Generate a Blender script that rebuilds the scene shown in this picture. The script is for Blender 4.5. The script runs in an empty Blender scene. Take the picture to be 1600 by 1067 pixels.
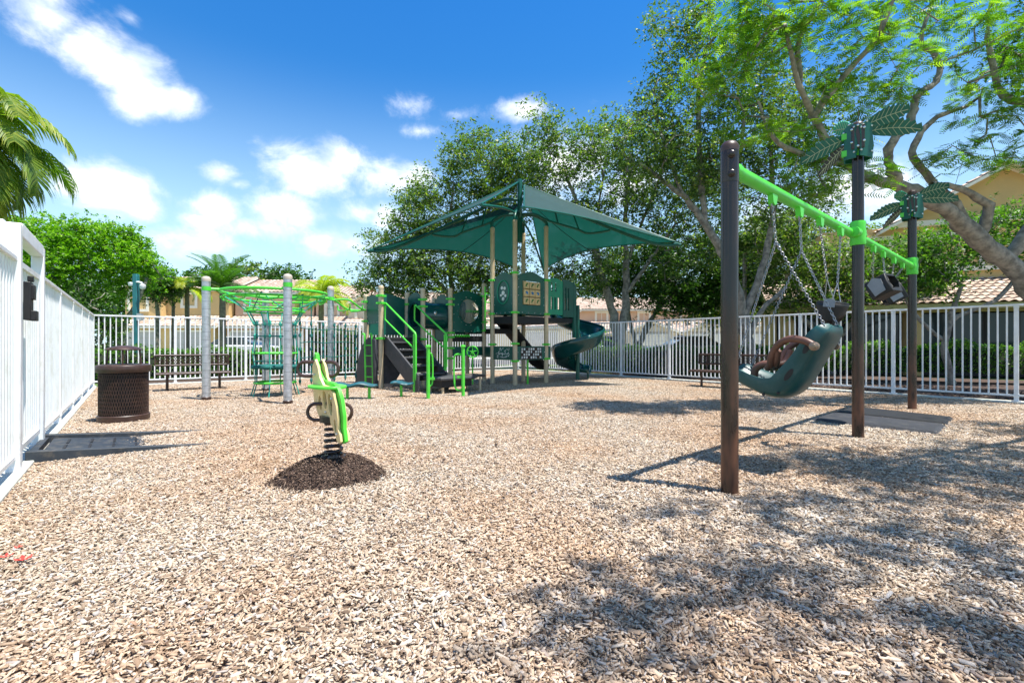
import bpy, math, random
import numpy as np
from mathutils import Vector, Matrix
random.seed(7); rng = np.random.default_rng(7)
SC = bpy.context.scene; COL = SC.collection
R = math.radians; PI = math.pi
# ------------------------------------------------------------------ camera
cd = bpy.data.cameras.new('camera'); cam = bpy.data.objects.new('camera', cd); COL.objects.link(cam)
cd.sensor_width = 36; cd.lens = 17.1; cd.shift_y = 0.0022; cd.clip_start = .05; cd.clip_end = 900
cam.location = (0, 0, 1.12); cam.rotation_euler = (R(90), 0, 0); SC.camera = cam
# ------------------------------------------------------------------ sun, sky, exposure
SUN_EL = R(71); TO_SUN = Vector((.882*math.cos(SUN_EL), -.471*math.cos(SUN_EL), math.sin(SUN_EL)))
sl = bpy.data.lights.new('sun', 'SUN'); sl.energy = 5.0; sl.angle = R(.53); sl.color = (1, .955, .88)
so = bpy.data.objects.new('sun', sl); COL.objects.link(so); so.location = (8, -5, 30)
so.rotation_euler = (-TO_SUN).to_track_quat('-Z', 'Y').to_euler()
SC.view_settings.view_transform = 'Standard'; SC.view_settings.look = 'None'
SC.view_settings.exposure = 0.85; SC.view_settings.gamma = 1.0; SC.view_settings.use_curve_mapping = False
SC.cycles.max_bounces = 8; SC.cycles.transparent_max_bounces = 16

class NT:
    """small node tree writer"""
    def __init__(s, t): s.t = t; s.n = t.nodes; s.l = t.links
    def new(s, typ, **kw):
        n = s.n.new(typ)
        for k, v in kw.items():
            if k.startswith('i_'):
                n.inputs[int(k[2:]) if k[2:].isdigit() else k[2:].replace('_', ' ')].default_value = v
            else: setattr(n, k, v)
        return n
    def link(s, a, b): s.l.new(a, b)
    def val(s, inp, v):
        if hasattr(v, 'links') or hasattr(v, 'is_output'): s.link(v, inp)
        else: inp.default_value = v
    def math(s, op, a, b=0., c=None, clamp=False):
        n = s.n.new('ShaderNodeMath'); n.operation = op; n.use_clamp = clamp
        s.val(n.inputs[0], a); s.val(n.inputs[1], b)
        if c is not None: s.val(n.inputs[2], c)
        return n.outputs[0]
    def mix(s, f, a, b, blend='MIX'):
        n = s.n.new('ShaderNodeMix'); n.data_type = 'RGBA'; n.blend_type = blend
        s.val(n.inputs[0], f); s.val(n.inputs[6], a); s.val(n.inputs[7], b)
        return n.outputs[2]
    def ramp(s, f, stops):
        n = s.n.new('ShaderNodeValToRGB'); e = n.color_ramp.elements
        while len(e) < len(stops): e.new(.5)
        for i, (p, c) in enumerate(stops):
            e[i].position = p; e[i].color = (*c, 1) if len(c) == 3 else c
        s.val(n.inputs[0], f); return n.outputs[0]
    def maprange(s, v, a, b, c=0., d=1., smooth=True):
        n = s.n.new('ShaderNodeMapRange'); n.interpolation_type = 'SMOOTHSTEP' if smooth else 'LINEAR'
        s.val(n.inputs[0], v); n.inputs[1].default_value = a; n.inputs[2].default_value = b
        n.inputs[3].default_value = c; n.inputs[4].default_value = d
        return n.outputs[0]

world = bpy.data.worlds.new('World'); SC.world = world; world.use_nodes = True
w = NT(world.node_tree); w.n.clear()
sky = w.new('ShaderNodeTexSky', sky_type='NISHITA', sun_disc=False, sun_elevation=SUN_EL, sun_rotation=R(118), air_density=1.0, dust_density=.15, ozone_density=2.2, altitude=0)
hs = w.new('ShaderNodeHueSaturation'); hs.inputs['Saturation'].default_value = 1.22; hs.inputs['Value'].default_value = 1.0
w.link(sky.outputs[0], hs.inputs['Color'])
tc = w.new('ShaderNodeTexCoord'); sp = w.new('ShaderNodeSeparateXYZ'); w.link(tc.outputs['Generated'], sp.inputs[0])
dx, dy, dz = sp.outputs
az = w.math('ARCTAN2', dx, dy); el = w.math('ARCSINE', dz)
CLOUDS = [(75,25,70,50,1.2),(140,75,85,45,1.2),(200,115,75,42,1.2),(268,160,75,28,1.15),(215,160,60,25,1.),(165,302,85,48,1.15),(110,290,40,36,1),(215,322,40,28,1),
  (338,322,48,26,1.05),(340,270,34,18,1.),(372,288,20,9,.8),(315,345,34,15,.7),(488,272,78,42,1.2),(530,255,50,30,1.1),(445,330,66,38,1.1),(430,360,70,22,.95),
  (598,278,66,30,1.05),(605,340,28,28,1.0),(650,280,40,22,.9),(640,165,40,16,.55),(655,205,30,10,.5),(710,178,36,9,.4),(825,170,52,18,.95),(205,28,22,12,.5),
  (540,380,110,30,.8),(300,385,130,28,.65),(560,330,40,20,.8),(880,255,80,60,1.1),(990,290,60,40,.9),(1330,300,120,50,1.1),(1180,340,80,40,.9)]
nz = w.new('ShaderNodeTexNoise', noise_dimensions='3D'); nz.inputs['Scale'].default_value = 8.5; nz.inputs['Detail'].default_value = 9; nz.inputs['Roughness'].default_value = .66; nz.inputs['Distortion'].default_value = .25
mp = w.new('ShaderNodeMapping'); mp.inputs['Scale'].default_value = (1, 1, 1.3); w.link(tc.outputs['Generated'], mp.inputs[0]); w.link(mp.outputs[0], nz.inputs['Vector'])
acc = None
for (px, py, hw, hh, wt) in CLOUDS:
    X, Z = (px-800)/760, (537-py)/760; r = math.hypot(X, 1)
    a0 = math.atan2(X, 1); e0 = math.atan2(Z, r); wa = hw/760/(1+X*X)*1.05; we = hh/760/r*1.0
    a = w.math('MULTIPLY', w.math('SUBTRACT', az, a0), 1/wa); b = w.math('MULTIPLY', w.math('SUBTRACT', el, e0), 1/we)
    d = w.math('ADD', w.math('MULTIPLY', a, a), w.math('MULTIPLY', b, b))
    g = w.math('MULTIPLY', w.math('SUBTRACT', 1.22, w.math('SQRT', d)), wt)
    acc = g if acc is None else w.math('SMOOTH_MAX', acc, g, .10)
# elsewhere in the sky: the same fair-weather cumulus, scattered by noise alone
nb = w.new('ShaderNodeTexNoise'); nb.inputs['Scale'].default_value = 2.3; nb.inputs['Detail'].default_value = 2; w.link(mp.outputs[0], nb.inputs['Vector'])
outside = w.maprange(w.math('ABSOLUTE', az), .82, 1.1)
gen = w.math('ADD', w.math('MULTIPLY', w.math('SUBTRACT', w.math('MULTIPLY', nb.outputs[0], outside), .50), 6), 0)
acc = w.math('MAXIMUM', acc, gen)
acc = w.math('MAXIMUM', acc, -0.6)
dens = w.math('ADD', acc, w.math('MULTIPLY', w.math('SUBTRACT', nz.outputs[0], .5), 2.7))
cm = w.math('POWER', w.maprange(dens, -.05, 1.35, 0., 1.), 1.15)
low = w.maprange(el, 0.0, .52, .74, 0.0)          # the air whitens towards the horizon
n2 = w.new('ShaderNodeTexNoise'); n2.inputs['Scale'].default_value = 14; n2.inputs['Detail'].default_value = 5; w.link(mp.outputs[0], n2.inputs['Vector'])
cc = w.mix(w.maprange(n2.outputs[0], .36, .58), (7.6, 8.7, 10.2, 1), (13.0, 13.1, 13.2, 1))
grad = w.mix(w.maprange(el, .0, .75), (.95, 1.40, 1.42, 1), (.46, 1.36, 1.86, 1))
skyc = w.mix(1.0, hs.outputs[0], grad, 'MULTIPLY')
skyc = w.mix(low, skyc, (7.8, 10.2, 12.0, 1))
fin = w.mix(cm, skyc, cc)
bg = w.new('ShaderNodeBackground'); bg.inputs['Strength'].default_value = .071; w.link(fin, bg.inputs[0])
ow = w.new('ShaderNodeOutputWorld'); w.link(bg.outputs[0], ow.inputs[0])

# ------------------------------------------------------------------ materials
M = {}
def mat(name, col, rough=.6, metal=0., var=.12, scale=6., bump=0., bscale=60., spec=.5, dirt=None, coat=0., emit=None):
    m = bpy.data.materials.new(name); m.use_nodes = True; t = NT(m.node_tree)
    p = t.n['Principled BSDF']; p.inputs['Metallic'].default_value = metal; p.inputs['Specular IOR Level'].default_value = spec
    if coat: p.inputs['Coat Weight'].default_value = coat; p.inputs['Coat Roughness'].default_value = .15
    tcn = t.new('ShaderNodeTexCoord'); n = t.new('ShaderNodeTexNoise'); n.inputs['Scale'].default_value = scale; n.inputs['Detail'].default_value = 6; n.inputs['Roughness'].default_value = .6
    geo = t.new('ShaderNodeNewGeometry'); t.link(geo.outputs['Position'], n.inputs['Vector'])
    f = t.maprange(n.outputs[0], .3, .7)
    a = tuple(c*(1-var) for c in col)+(1,); b = tuple(min(1, c*(1+var)) for c in col)+(1,)
    c = t.mix(f, a, b)
    if dirt:      # (colour, amount, scale)
        n3 = t.new('ShaderNodeTexNoise'); n3.inputs['Scale'].default_value = dirt[2]; n3.inputs['Detail'].default_value = 8; n3.inputs['Roughness'].default_value = .7
        t.link(geo.outputs['Position'], n3.inputs['Vector'])
        c = t.mix(t.math('MULTIPLY', t.maprange(n3.outputs[0], .48, .7), dirt[1]), c, (*dirt[0], 1))
    t.link(c, p.inputs['Base Color'])
    t.link(t.maprange(n.outputs[0], .2, .8, max(.03, rough-.1), min(1, rough+.1)), p.inputs['Roughness'])
    if bump:
        n2 = t.new('ShaderNodeTexNoise'); n2.inputs['Scale'].default_value = bscale; n2.inputs['Detail'].default_value = 5
        t.link(geo.outputs['Position'], n2.inputs['Vector'])
        bm = t.new('ShaderNodeBump'); bm.inputs['Strength'].default_value = bump; bm.inputs['Distance'].default_value = .01
        t.link(n2.outputs[0], bm.inputs['Height']); t.link(bm.outputs[0], p.inputs['Normal'])
    M[name] = m; return m
mat('white_paint', (.78,.79,.80), .42, var=.05, dirt=((.50,.47,.34), .45, 2.2))
mat('lime', (.085,.60,.045), .36, var=.10, scale=4)
mat('teal', (.004,.095,.068), .38, var=.15, scale=3, dirt=((.03,.13,.10), .35, 9.))
mat('teal_light', (.01,.27,.15), .40, var=.12)
mat('teal_slide', (.003,.060,.058), .22, var=.12, coat=.3, scale=2.)
mat('beige_post', (.56,.44,.28), .42, var=.07, dirt=((.36,.27,.16), .35, 5.))
mat('beige_panel', (.72,.55,.28), .45, var=.07)
mat('brown_coat', (.050,.026,.019), .42, var=.25, scale=7, dirt=((.11,.055,.03), .5, 12.))
mat('brown_dark', (.022,.014,.012), .30, var=.3, scale=3)
mat('charcoal', (.045,.045,.050), .6, var=.2, dirt=((.12,.11,.10), .4, 8.))
mat('galv', (.50,.51,.53), .42, .6, var=.14, scale=14, bump=.1)
mat('galv_dark', (.25,.26,.28), .5, .5, var=.1)
mat('steel', (.62,.62,.64), .28, 1., var=.1)
mat('chain_steel', (.34,.35,.37), .38, .8, var=.15, scale=40)
mat('black_rubber', (.010,.010,.011), .6, var=.3, scale=9)
mat('mat_rubber', (.022,.024,.030), .75, var=.25, scale=5, bump=.3, dirt=((.11,.10,.09), .4, 7.))
mat('rope', (.008,.13,.115), .8, var=.3, scale=20)
mat('rope_light', (.03,.36,.27), .8, var=.2)
mat('ramp', (.022,.030,.040), .6, var=.2, dirt=((.18,.15,.11), .4, 10.))
mat('concrete', (.50,.50,.45), .85, var=.12, scale=8, bump=.3, dirt=((.30,.33,.22), .5, 3.))
mat('asphalt', (.052,.052,.055), .9, var=.15, scale=2)
mat('stucco_yellow', (.58,.40,.17), .9, var=.06, scale=1.2, bump=.3)
mat('stucco_peach', (.60,.40,.26), .9, var=.06, scale=1.2, bump=.3)
mat('stucco_cream', (.62,.53,.38), .9, var=.06, scale=1.2, bump=.3)
mat('cap_tan', (.50,.43,.35), .5, var=.1)
mat('trim_cream', (.72,.68,.55), .7, var=.05)
mat('fascia', (.42,.36,.13), .6, var=.1)
mat('garage_door', (.42,.40,.36), .6, var=.06)
mat('teal_pole', (.02,.16,.17), .45, var=.2)
mat('trunk_wood', (.23,.205,.175), .9, var=.5, scale=7, bump=1., bscale=26, dirt=((.34,.31,.27), .6, 4.))
mat('palm_wood', (.20,.17,.135), .9, var=.3, scale=9, bump=.8)
mat('car_white', (.75,.76,.78), .25, var=.02, coat=.6)
mat('car_silver', (.42,.45,.48), .25, .6, var=.02, coat=.6)
mat('car_blue', (.03,.07,.16), .25, .3, var=.03, coat=.6)
mat('tyre', (.02,.02,.02), .8)
mat('red_petal', (.62,.045,.03), .6)
mat('brass_panel', (.62,.45,.22), .55, var=.1)
mat('mark_green', (.05,.16,.03), .6); mat('mark_blue', (.03,.17,.42), .6); mat('mark_white', (.75,.78,.75), .6)
mat('vein', (.40,.44,.30), .5)
mat('mulch_bed', (.06,.036,.026), .95, var=.5, scale=20, bump=1., bscale=40, dirt=((.22,.15,.11), .5, 30.))
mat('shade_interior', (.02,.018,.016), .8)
mat('dark_panel', (.07,.055,.045), .7)
def glass_mat(name, col, rough=.05):
    m = bpy.data.materials.new(name); m.use_nodes = True; p = m.node_tree.nodes['Principled BSDF']
    t = NT(m.node_tree); n = t.new('ShaderNodeTexNoise'); n.inputs['Scale'].default_value = .7
    t.link(t.mix(n.outputs[0], (*[c*.6 for c in col], 1), (*[c*1.4 for c in col], 1)), p.inputs['Base Color'])
    p.inputs['Roughness'].default_value = rough; p.inputs['Specular IOR Level'].default_value = .8 if 'car' in name else .3; M[name] = m
mat('mat_teal', (.015,.09,.11), .5, var=.2); mat('teal_seat', (.003,.060,.062), .38, var=.15, coat=.05, scale=3, dirt=((.10,.14,.12), .35, 6.)); mat('brown_harness', (.13,.055,.035), .5, var=.2); mat('steel_brown', (.3,.22,.16), .4, .5); mat('steel_grey', (.22,.24,.27), .5, .2); mat('dark_liner', (.012,.011,.011), .6)
glass_mat('window_glass', (.03,.04,.045)); glass_mat('car_glass', (.03,.045,.05))
m = bpy.data.materials.new('bubble'); m.use_nodes = True; p = m.node_tree.nodes['Principled BSDF']
p.inputs['Base Color'].default_value = (.86,.93,.90,1); p.inputs['Transmission Weight'].default_value = .92; p.inputs['Roughness'].default_value = .04; p.inputs['IOR'].default_value = 1.12; M['bubble'] = m
# swing post: dark brown powder coat, worn to rusty brown low down and on one side
m = mat('swing_post', (.012,.009,.008), .24, var=.3, scale=5); t = NT(m.node_tree); p = t.n['Principled BSDF']
g = t.new('ShaderNodeNewGeometry'); s2 = t.new('ShaderNodeSeparateXYZ'); t.link(g.outputs['Position'], s2.inputs[0])
nn = t.new('ShaderNodeTexNoise'); nn.inputs['Scale'].default_value = 3.5; nn.inputs['Detail'].default_value = 7
mpp = t.new('ShaderNodeMapping'); mpp.inputs['Scale'].default_value = (3, 3, .7); t.link(g.outputs['Position'], mpp.inputs[0]); t.link(mpp.outputs[0], nn.inputs['Vector'])
wear = t.math('MULTIPLY', t.maprange(nn.outputs[0], .36, .70), t.maprange(s2.outputs[2], 0.0, 1.5, 1.0, .10))
old = p.inputs['Base Color'].links[0].from_socket
t.link(t.mix(wear, old, (.17,.065,.030,1)), p.inputs['Base Color'])
t.link(t.math('ADD', t.math('MULTIPLY', wear, .35), .22), p.inputs['Roughness'])
# knitted shade cloth: lets some light and some of the view through
m = bpy.data.materials.new('shade_cloth'); m.use_nodes = True; t = NT(m.node_tree); p = t.n['Principled BSDF']
g = t.new('ShaderNodeNewGeometry'); n = t.new('ShaderNodeTexNoise'); n.inputs['Scale'].default_value = 2; t.link(g.outputs['Position'], n.inputs['Vector'])
c = t.mix(n.outputs[0], (.002,.036,.029,1), (.004,.052,.040,1)); t.link(c, p.inputs['Base Color']); p.inputs['Roughness'].default_value = .75
p.inputs['Sheen Weight'].default_value = .25; p.inputs['Sheen Tint'].default_value = (.75,.9,1,1); p.inputs['Sheen Roughness'].default_value = .4
tr = t.new('ShaderNodeBsdfTranslucent'); tr.inputs[0].default_value = (.002,.105,.078,1)
tp = t.new('ShaderNodeBsdfTransparent'); tp.inputs[0].default_value = (.75,.9,.85,1)
ms = t.new('ShaderNodeMixShader'); ms.inputs[0].default_value = .30; t.link(p.outputs[0], ms.inputs[1]); t.link(tr.outputs[0], ms.inputs[2])
m2 = t.new('ShaderNodeMixShader'); m2.inputs[0].default_value = .02; t.link(ms.outputs[0], m2.inputs[1]); t.link(tp.outputs[0], m2.inputs[2])
t.link(m2.outputs[0], t.n['Material Output'].inputs[0]); M['shade_cloth'] = m
def leaf_mat(name, stops, trans=.35, tcol=None, rough=.45):
    m = bpy.data.materials.new(name); m.use_nodes = True; t = NT(m.node_tree); p = t.n['Principled BSDF']
    a = t.new('ShaderNodeAttribute', attribute_name='rnd')
    c = t.ramp(a.outputs['Fac'], stops); t.link(c, p.inputs['Base Color']); p.inputs['Roughness'].default_value = rough
    p.inputs['Specular IOR Level'].default_value = .4
    tr = t.new('ShaderNodeBsdfTranslucent'); t.link(t.mix(1., c, tcol or (1.5,1.9,.5,1), 'MULTIPLY'), tr.inputs[0])
    ms = t.new('ShaderNodeMixShader'); ms.inputs[0].default_value = trans
    t.link(p.outputs[0], ms.inputs[1]); t.link(tr.outputs[0], ms.inputs[2]); t.link(ms.outputs[0], t.n['Material Output'].inputs[0]); M[name] = m
leaf_mat('leaf_bright', [(0,(.045,.14,.008)),(.5,(.14,.31,.012)),(1,(.32,.50,.03))], .4)
leaf_mat('leaf_oak', [(0,(.030,.060,.018)),(.45,(.085,.145,.035)),(.8,(.19,.27,.06)),(1,(.42,.42,.10))], .42)
leaf_mat('leaf_dark', [(0,(.018,.05,.012)),(.6,(.05,.12,.02)),(1,(.14,.26,.04))], .35)
leaf_mat('leaf_poinciana', [(0,(.035,.095,.012)),(.5,(.11,.235,.02)),(1,(.32,.43,.04))], .42)
leaf_mat('leaf_yellow', [(0,(.09,.13,.02)),(.6,(.20,.24,.03)),(1,(.40,.36,.05))], .4)
leaf_mat('leaf_golden', [(0,(.16,.22,.02)),(.5,(.38,.42,.03)),(1,(.62,.56,.08))], .45)
leaf_mat('leaf_hedge', [(0,(.025,.07,.012)),(.5,(.08,.19,.02)),(1,(.22,.38,.04))], .35)
leaf_mat('leaf_palm', [(0,(.05,.11,.015)),(.5,(.12,.20,.03)),(.85,(.25,.30,.04)),(1,(.42,.33,.06))], .4)
leaf_mat('leaf_coconut', [(0,(.05,.13,.02)),(.4,(.16,.25,.03)),(.75,(.36,.38,.05)),(1,(.55,.46,.10))], .4)
# wood chips
def chip_mat(name, stops, macro):
    m = bpy.data.materials.new(name); m.use_nodes = True; t = NT(m.node_tree); p = t.n['Principled BSDF']
    a = t.new('ShaderNodeAttribute', attribute_name='rnd'); c = t.ramp(a.outputs['Fac'], stops)
    g = t.new('ShaderNodeNewGeometry'); n = t.new('ShaderNodeTexNoise'); n.inputs['Scale'].default_value = .55; n.inputs['Detail'].default_value = 4; t.link(g.outputs['Position'], n.inputs['Vector'])
    c = t.mix(t.maprange(n.outputs[0], .35, .68), c, t.mix(1., c, macro, 'MULTIPLY'))
    n4 = t.new('ShaderNodeTexNoise'); n4.inputs['Scale'].default_value = 1.9; n4.inputs['Detail'].default_value = 6; n4.inputs['Roughness'].default_value = .65; t.link(g.outputs['Position'], n4.inputs['Vector'])
    c = t.mix(t.maprange(n4.outputs[0], .52, .74, 0, .75), c, t.mix(1., c, (.66,.60,.52,1), 'MULTIPLY'))
    n2 = t.new('ShaderNodeTexNoise'); n2.inputs['Scale'].default_value = 260; t.link(g.outputs['Position'], n2.inputs['Vector'])
    c = t.mix(t.maprange(n2.outputs[0], .3, .7, 0, .35), c, t.mix(1., c, (.6,.55,.5,1), 'MULTIPLY'))
    t.link(c, p.inputs['Base Color']); p.inputs['Roughness'].default_value = .85; p.inputs['Specular IOR Level'].default_value = .25; M[name] = m
chip_mat('chips', [(0,(.14,.095,.065)),(.10,(.29,.215,.15)),(.30,(.45,.355,.26)),(.60,(.57,.47,.36)),(.80,(.64,.56,.455)),(.90,(.55,.52,.48)),(.96,(.38,.37,.36)),(1,(.36,.23,.15))], (.98,.84,.73,1))
chip_mat('mound_chips', [(0,(.02,.013,.010)),(.4,(.06,.038,.03)),(.75,(.14,.09,.065)),(1,(.34,.25,.19))], (.8,.8,.8,1))
m = bpy.data.materials.new('mulch_soil'); m.use_nodes = True; t = NT(m.node_tree); p = t.n['Principled BSDF']
g = t.new('ShaderNodeNewGeometry'); v = t.new('ShaderNodeTexVoronoi'); v.inputs['Scale'].default_value = 55; t.link(g.outputs['Position'], v.inputs['Vector'])
s3 = t.new('ShaderNodeSeparateColor'); t.link(v.outputs['Color'], s3.inputs[0])
t.link(t.ramp(s3.outputs[0], [(0,(.10,.065,.045)),(.5,(.34,.25,.18)),(1,(.60,.48,.36))]), p.inputs['Base Color']); p.inputs['Roughness'].default_value = .95; M['mulch_soil'] = m
m = bpy.data.materials.new('grass_ground'); m.use_nodes = True; t = NT(m.node_tree); p = t.n['Principled BSDF']
g = t.new('ShaderNodeNewGeometry'); n = t.new('ShaderNodeTexNoise'); n.inputs['Scale'].default_value = 3; n.inputs['Detail'].default_value = 9; t.link(g.outputs['Position'], n.inputs['Vector'])
t.link(t.ramp(n.outputs[0], [(.3,(.05,.10,.02)),(.5,(.10,.17,.035)),(.7,(.20,.25,.07))]), p.inputs['Base Color']); p.inputs['Roughness'].default_value = .9; M['grass_ground'] = m
# barrel tiles: colour differs tile by tile
m = bpy.data.materials.new('roof_tile'); m.use_nodes = True; t = NT(m.node_tree); p = t.n['Principled BSDF']
a = t.new('ShaderNodeAttribute', attribute_name='rnd')
t.link(t.ramp(a.outputs['Fac'], [(0,(.36,.25,.18)),(.4,(.50,.37,.28)),(.8,(.60,.47,.37)),(1,(.66,.56,.46))]), p.inputs['Base Color']); p.inputs['Roughness'].default_value = .85; M['roof_tile'] = m

# ------------------------------------------------------------------ mesh helpers
def mesh_obj(name, me, parent=None, loc=(0,0,0)):
    o = bpy.data.objects.new(name, me); COL.objects.link(o); o.location = loc
    if parent: o.parent = parent
    return o
def tag(o, label=None, cat=None, group=None, kind=None):
    if label: o['label'] = label
    if cat: o['category'] = cat
    if group: o['group'] = group
    if kind: o['kind'] = kind
    return o
def thing(name, label, cat, loc=(0,0,0), rz=0., group=None):
    o = bpy.data.objects.new(name, None); COL.objects.link(o); o.location = loc; o.rotation_euler = (0,0,rz); o.empty_display_size = .1
    return tag(o, label, cat, group)
def copy_tree(o, parent=None):
    c = o.copy(); COL.objects.link(c); c.parent = parent
    for ch in [x for x in list(bpy.data.objects) if x.parent == o]: copy_tree(ch, c)
    return c
def frame_of(d):
    d = Vector(d).normalized(); up = Vector((0,0,1)) if abs(d.z) < .95 else Vector((1,0,0))
    a = d.cross(up).normalized(); b = a.cross(d).normalized(); return a, b
class MB:
    """gathers shapes into one mesh; world=True: coordinates are world ones and the parent sits unrotated at off"""
    def __init__(s, off=(0,0,0)): s.v = []; s.f = []; s.off = Vector(off); s.r = []
    def add(s, vs, fs, rnd=None):
        b = len(s.v); s.v += [tuple(x) for x in vs]; s.f += [tuple(i+b for i in f) for f in fs]
        if rnd is not None: s.r += [rnd]*len(fs)
        return s
    def box(s, c, size, rot=None, ax=None, rnd=None):
        """c centre, size full; ax = (x axis, y axis, z axis) vectors"""
        c = Vector(c); hx, hy, hz = size[0]/2, size[1]/2, size[2]/2
        if ax: X, Y, Z = [Vector(a) for a in ax]
        else:
            m3 = Matrix.Rotation(rot or 0, 3, 'Z'); X, Y, Z = m3.col[0], m3.col[1], m3.col[2]
        vs = [c + X*hx*i + Y*hy*j + Z*hz*k for i in (-1,1) for j in (-1,1) for k in (-1,1)]
        return s.add(vs, [(0,1,3,2),(4,6,7,5),(0,4,5,1),(2,3,7,6),(0,2,6,4),(1,5,7,3)], rnd)
    def tube(s, pts, r, seg=10, closed=False, cap=True):
        pts = [Vector(p) for p in pts]; n = len(pts); rs = r if isinstance(r, (list, tuple)) else [r]*n
        tang = []
        for i in range(n):
            a = pts[i-1] if (i > 0 or closed) else pts[i]; b = pts[(i+1) % n] if (i < n-1 or closed) else pts[i]
            tang.append((b-a).normalized())
        A, B = frame_of(tang[0]); vs = []
        for i in range(n):
            T = tang[i]; A = (A - T*A.dot(T))
            A = A.normalized() if A.length > 1e-6 else frame_of(T)[0]
            B = T.cross(A)
            k = 1.
            if 0 < i < n-1 or closed:
                c = max(.35, tang[i].dot((pts[(i+1) % n]-pts[i]).normalized())); k = min(1.4, 1/c) if c < .98 else 1
            for j in range(seg):
                a = 2*PI*j/seg; vs.append(pts[i] + (A*math.cos(a) + B*math.sin(a))*rs[i]*(1 if k == 1 else min(k, 1.15)))
        fs = []
        for i in range(n if closed else n-1):
            i2 = (i+1) % n
            for j in range(seg): fs.append((i*seg+j, i*seg+(j+1)%seg, i2*seg+(j+1)%seg, i2*seg+j))
        if cap and not closed: fs += [tuple(range(seg))[::-1], tuple((n-1)*seg+j for j in range(seg))]
        return s.add(vs, fs)
    def lathe(s, prof, c=(0,0,0), seg=24, axis=(0,0,1), cap=True):
        """prof: [(r, h)...] along axis"""
        c = Vector(c); Z = Vector(axis).normalized(); A, B = frame_of(Z); vs = []; n = len(prof)
        for (r, h) in prof:
            for j in range(seg):
                a = 2*PI*j/seg; vs.append(c + Z*h + (A*math.cos(a)+B*math.sin(a))*r)
        fs = [(i*seg+j, i*seg+(j+1)%seg, (i+1)*seg+(j+1)%seg, (i+1)*seg+j) for i in range(n-1) for j in range(seg)]
        if cap: fs += [tuple(range(seg))[::-1], tuple((n-1)*seg+j for j in range(seg))]
        return s.add(vs, fs)
    def prism(s, poly, thick, o, X, Y, holes=None):
        """2D outline in plane (o, X, Y) given thickness along X x Y, centred"""
        o = Vector(o); X = Vector(X); Y = Vector(Y); N = X.cross(Y).normalized(); n = len(poly)
        if not holes:
            vs = [o + X*p[0] + Y*p[1] + N*t for t in (-thick/2, thick/2) for p in poly]
            from mathutils.geometry import tessellate_polygon
            tri = tessellate_polygon([[Vector((p[0], p[1], 0)) for p in poly]])
            fs = [tuple(t[::-1]) for t in tri] + [tuple(i+n for i in t) for t in tri] + [(i, (i+1)%n, (i+1)%n+n, i+n) for i in range(n)]
            return s.add(vs, fs)
        from mathutils.geometry import tessellate_polygon
        loops = [[Vector((p[0], p[1], 0)) for p in poly]] + [[Vector((p[0], p[1], 0)) for p in h] for h in holes]
        tri = tessellate_polygon(loops); flat = [p for l in loops for p in l]; n = len(flat)
        vs = [o + X*p.x + Y*p.y + N*t for t in (-thick/2, thick/2) for p in flat]
        fs = [tuple(t[::-1]) for t in tri] + [tuple(i+n for i in t) for t in tri]; b = 0
        for l in loops:
            k = len(l); fs += [(b+i, b+(i+1)%k, b+(i+1)%k+n, b+i+n) for i in range(k)]; b += k
        return s.add(vs, fs)
    def grid(s, fn, nu, nv, closed_u=False):
        vs = [fn(i/(nu if closed_u else nu-1), j/(nv-1)) for i in range(nu) for j in range(nv)]
        fs = [(i*nv+j, ((i+1)%nu)*nv+j, ((i+1)%nu)*nv+j+1, i*nv+j+1) for i in range(nu if closed_u else nu-1) for j in range(nv-1)]
        return s.add(vs, fs)
    def mesh(s, name, m, smooth=True, ang=38):
        me = bpy.data.meshes.new(name); off = s.off
        me.from_pydata([(x-off.x, y-off.y, z-off.z) for x, y, z in s.v], [], s.f)
        if m: me.materials.append(M[m] if isinstance(m, str) else m)
        if smooth and s.f:
            me.polygons.foreach_set('use_smooth', [True]*len(me.polygons)); me.set_sharp_from_angle(angle=R(ang))
        if s.r and len(s.r) == len(me.polygons):
            a = me.attributes.new('rnd', 'FLOAT', 'FACE'); a.data.foreach_set('value', s.r)
        me.update(); return me
    def build(s, name, m, parent=None, smooth=True, bevel=0., ang=38):
        o = mesh_obj(name, s.mesh(name, m, smooth, ang), parent)
        if bevel:
            b = o.modifiers.new('bevel', 'BEVEL'); b.width = bevel; b.segments = 2; b.limit_method = 'ANGLE'
        return o
def fast_mesh(name, V, F, rnd=None, m=None):
    """V (n,3), F (k,c) with constant c"""
    me = bpy.data.meshes.new(name); k, c = F.shape
    me.vertices.add(len(V)); me.vertices.foreach_set('co', V.astype(np.float32).ravel())
    me.loops.add(k*c); me.loops.foreach_set('vertex_index', F.astype(np.int32).ravel())
    me.polygons.add(k); me.polygons.foreach_set('loop_start', np.arange(0, k*c, c, dtype=np.int32))
    try: me.polygons.foreach_set('loop_total', np.full(k, c, dtype=np.int32))
    except Exception: pass
    if rnd is not None:
        a = me.attributes.new('rnd', 'FLOAT', 'FACE'); a.data.foreach_set('value', rnd.astype(np.float32))
    if m: me.materials.append(M[m])
    me.update(); me.validate(); return me
def smooth_path(pts, n=6, closed=False):
    P = [Vector(p) for p in pts]; out = []; N = len(P)
    for i in range(N if closed else N-1):
        p0 = P[i-1] if (i > 0 or closed) else P[0]; p1 = P[i]; p2 = P[(i+1) % N]; p3 = P[(i+2) % N] if (closed or i < N-2) else P[-1]
        for k in range(n):
            t = k/n; out.append(.5*((2*p1) + (p2-p0)*t + (2*p0-5*p1+4*p2-p3)*t*t + (3*p1-p0-3*p2+p3)*t**3))
    if not closed: out.append(P[-1])
    return out
def V2(p, z=0.): return Vector((p[0], p[1], z))

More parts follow.
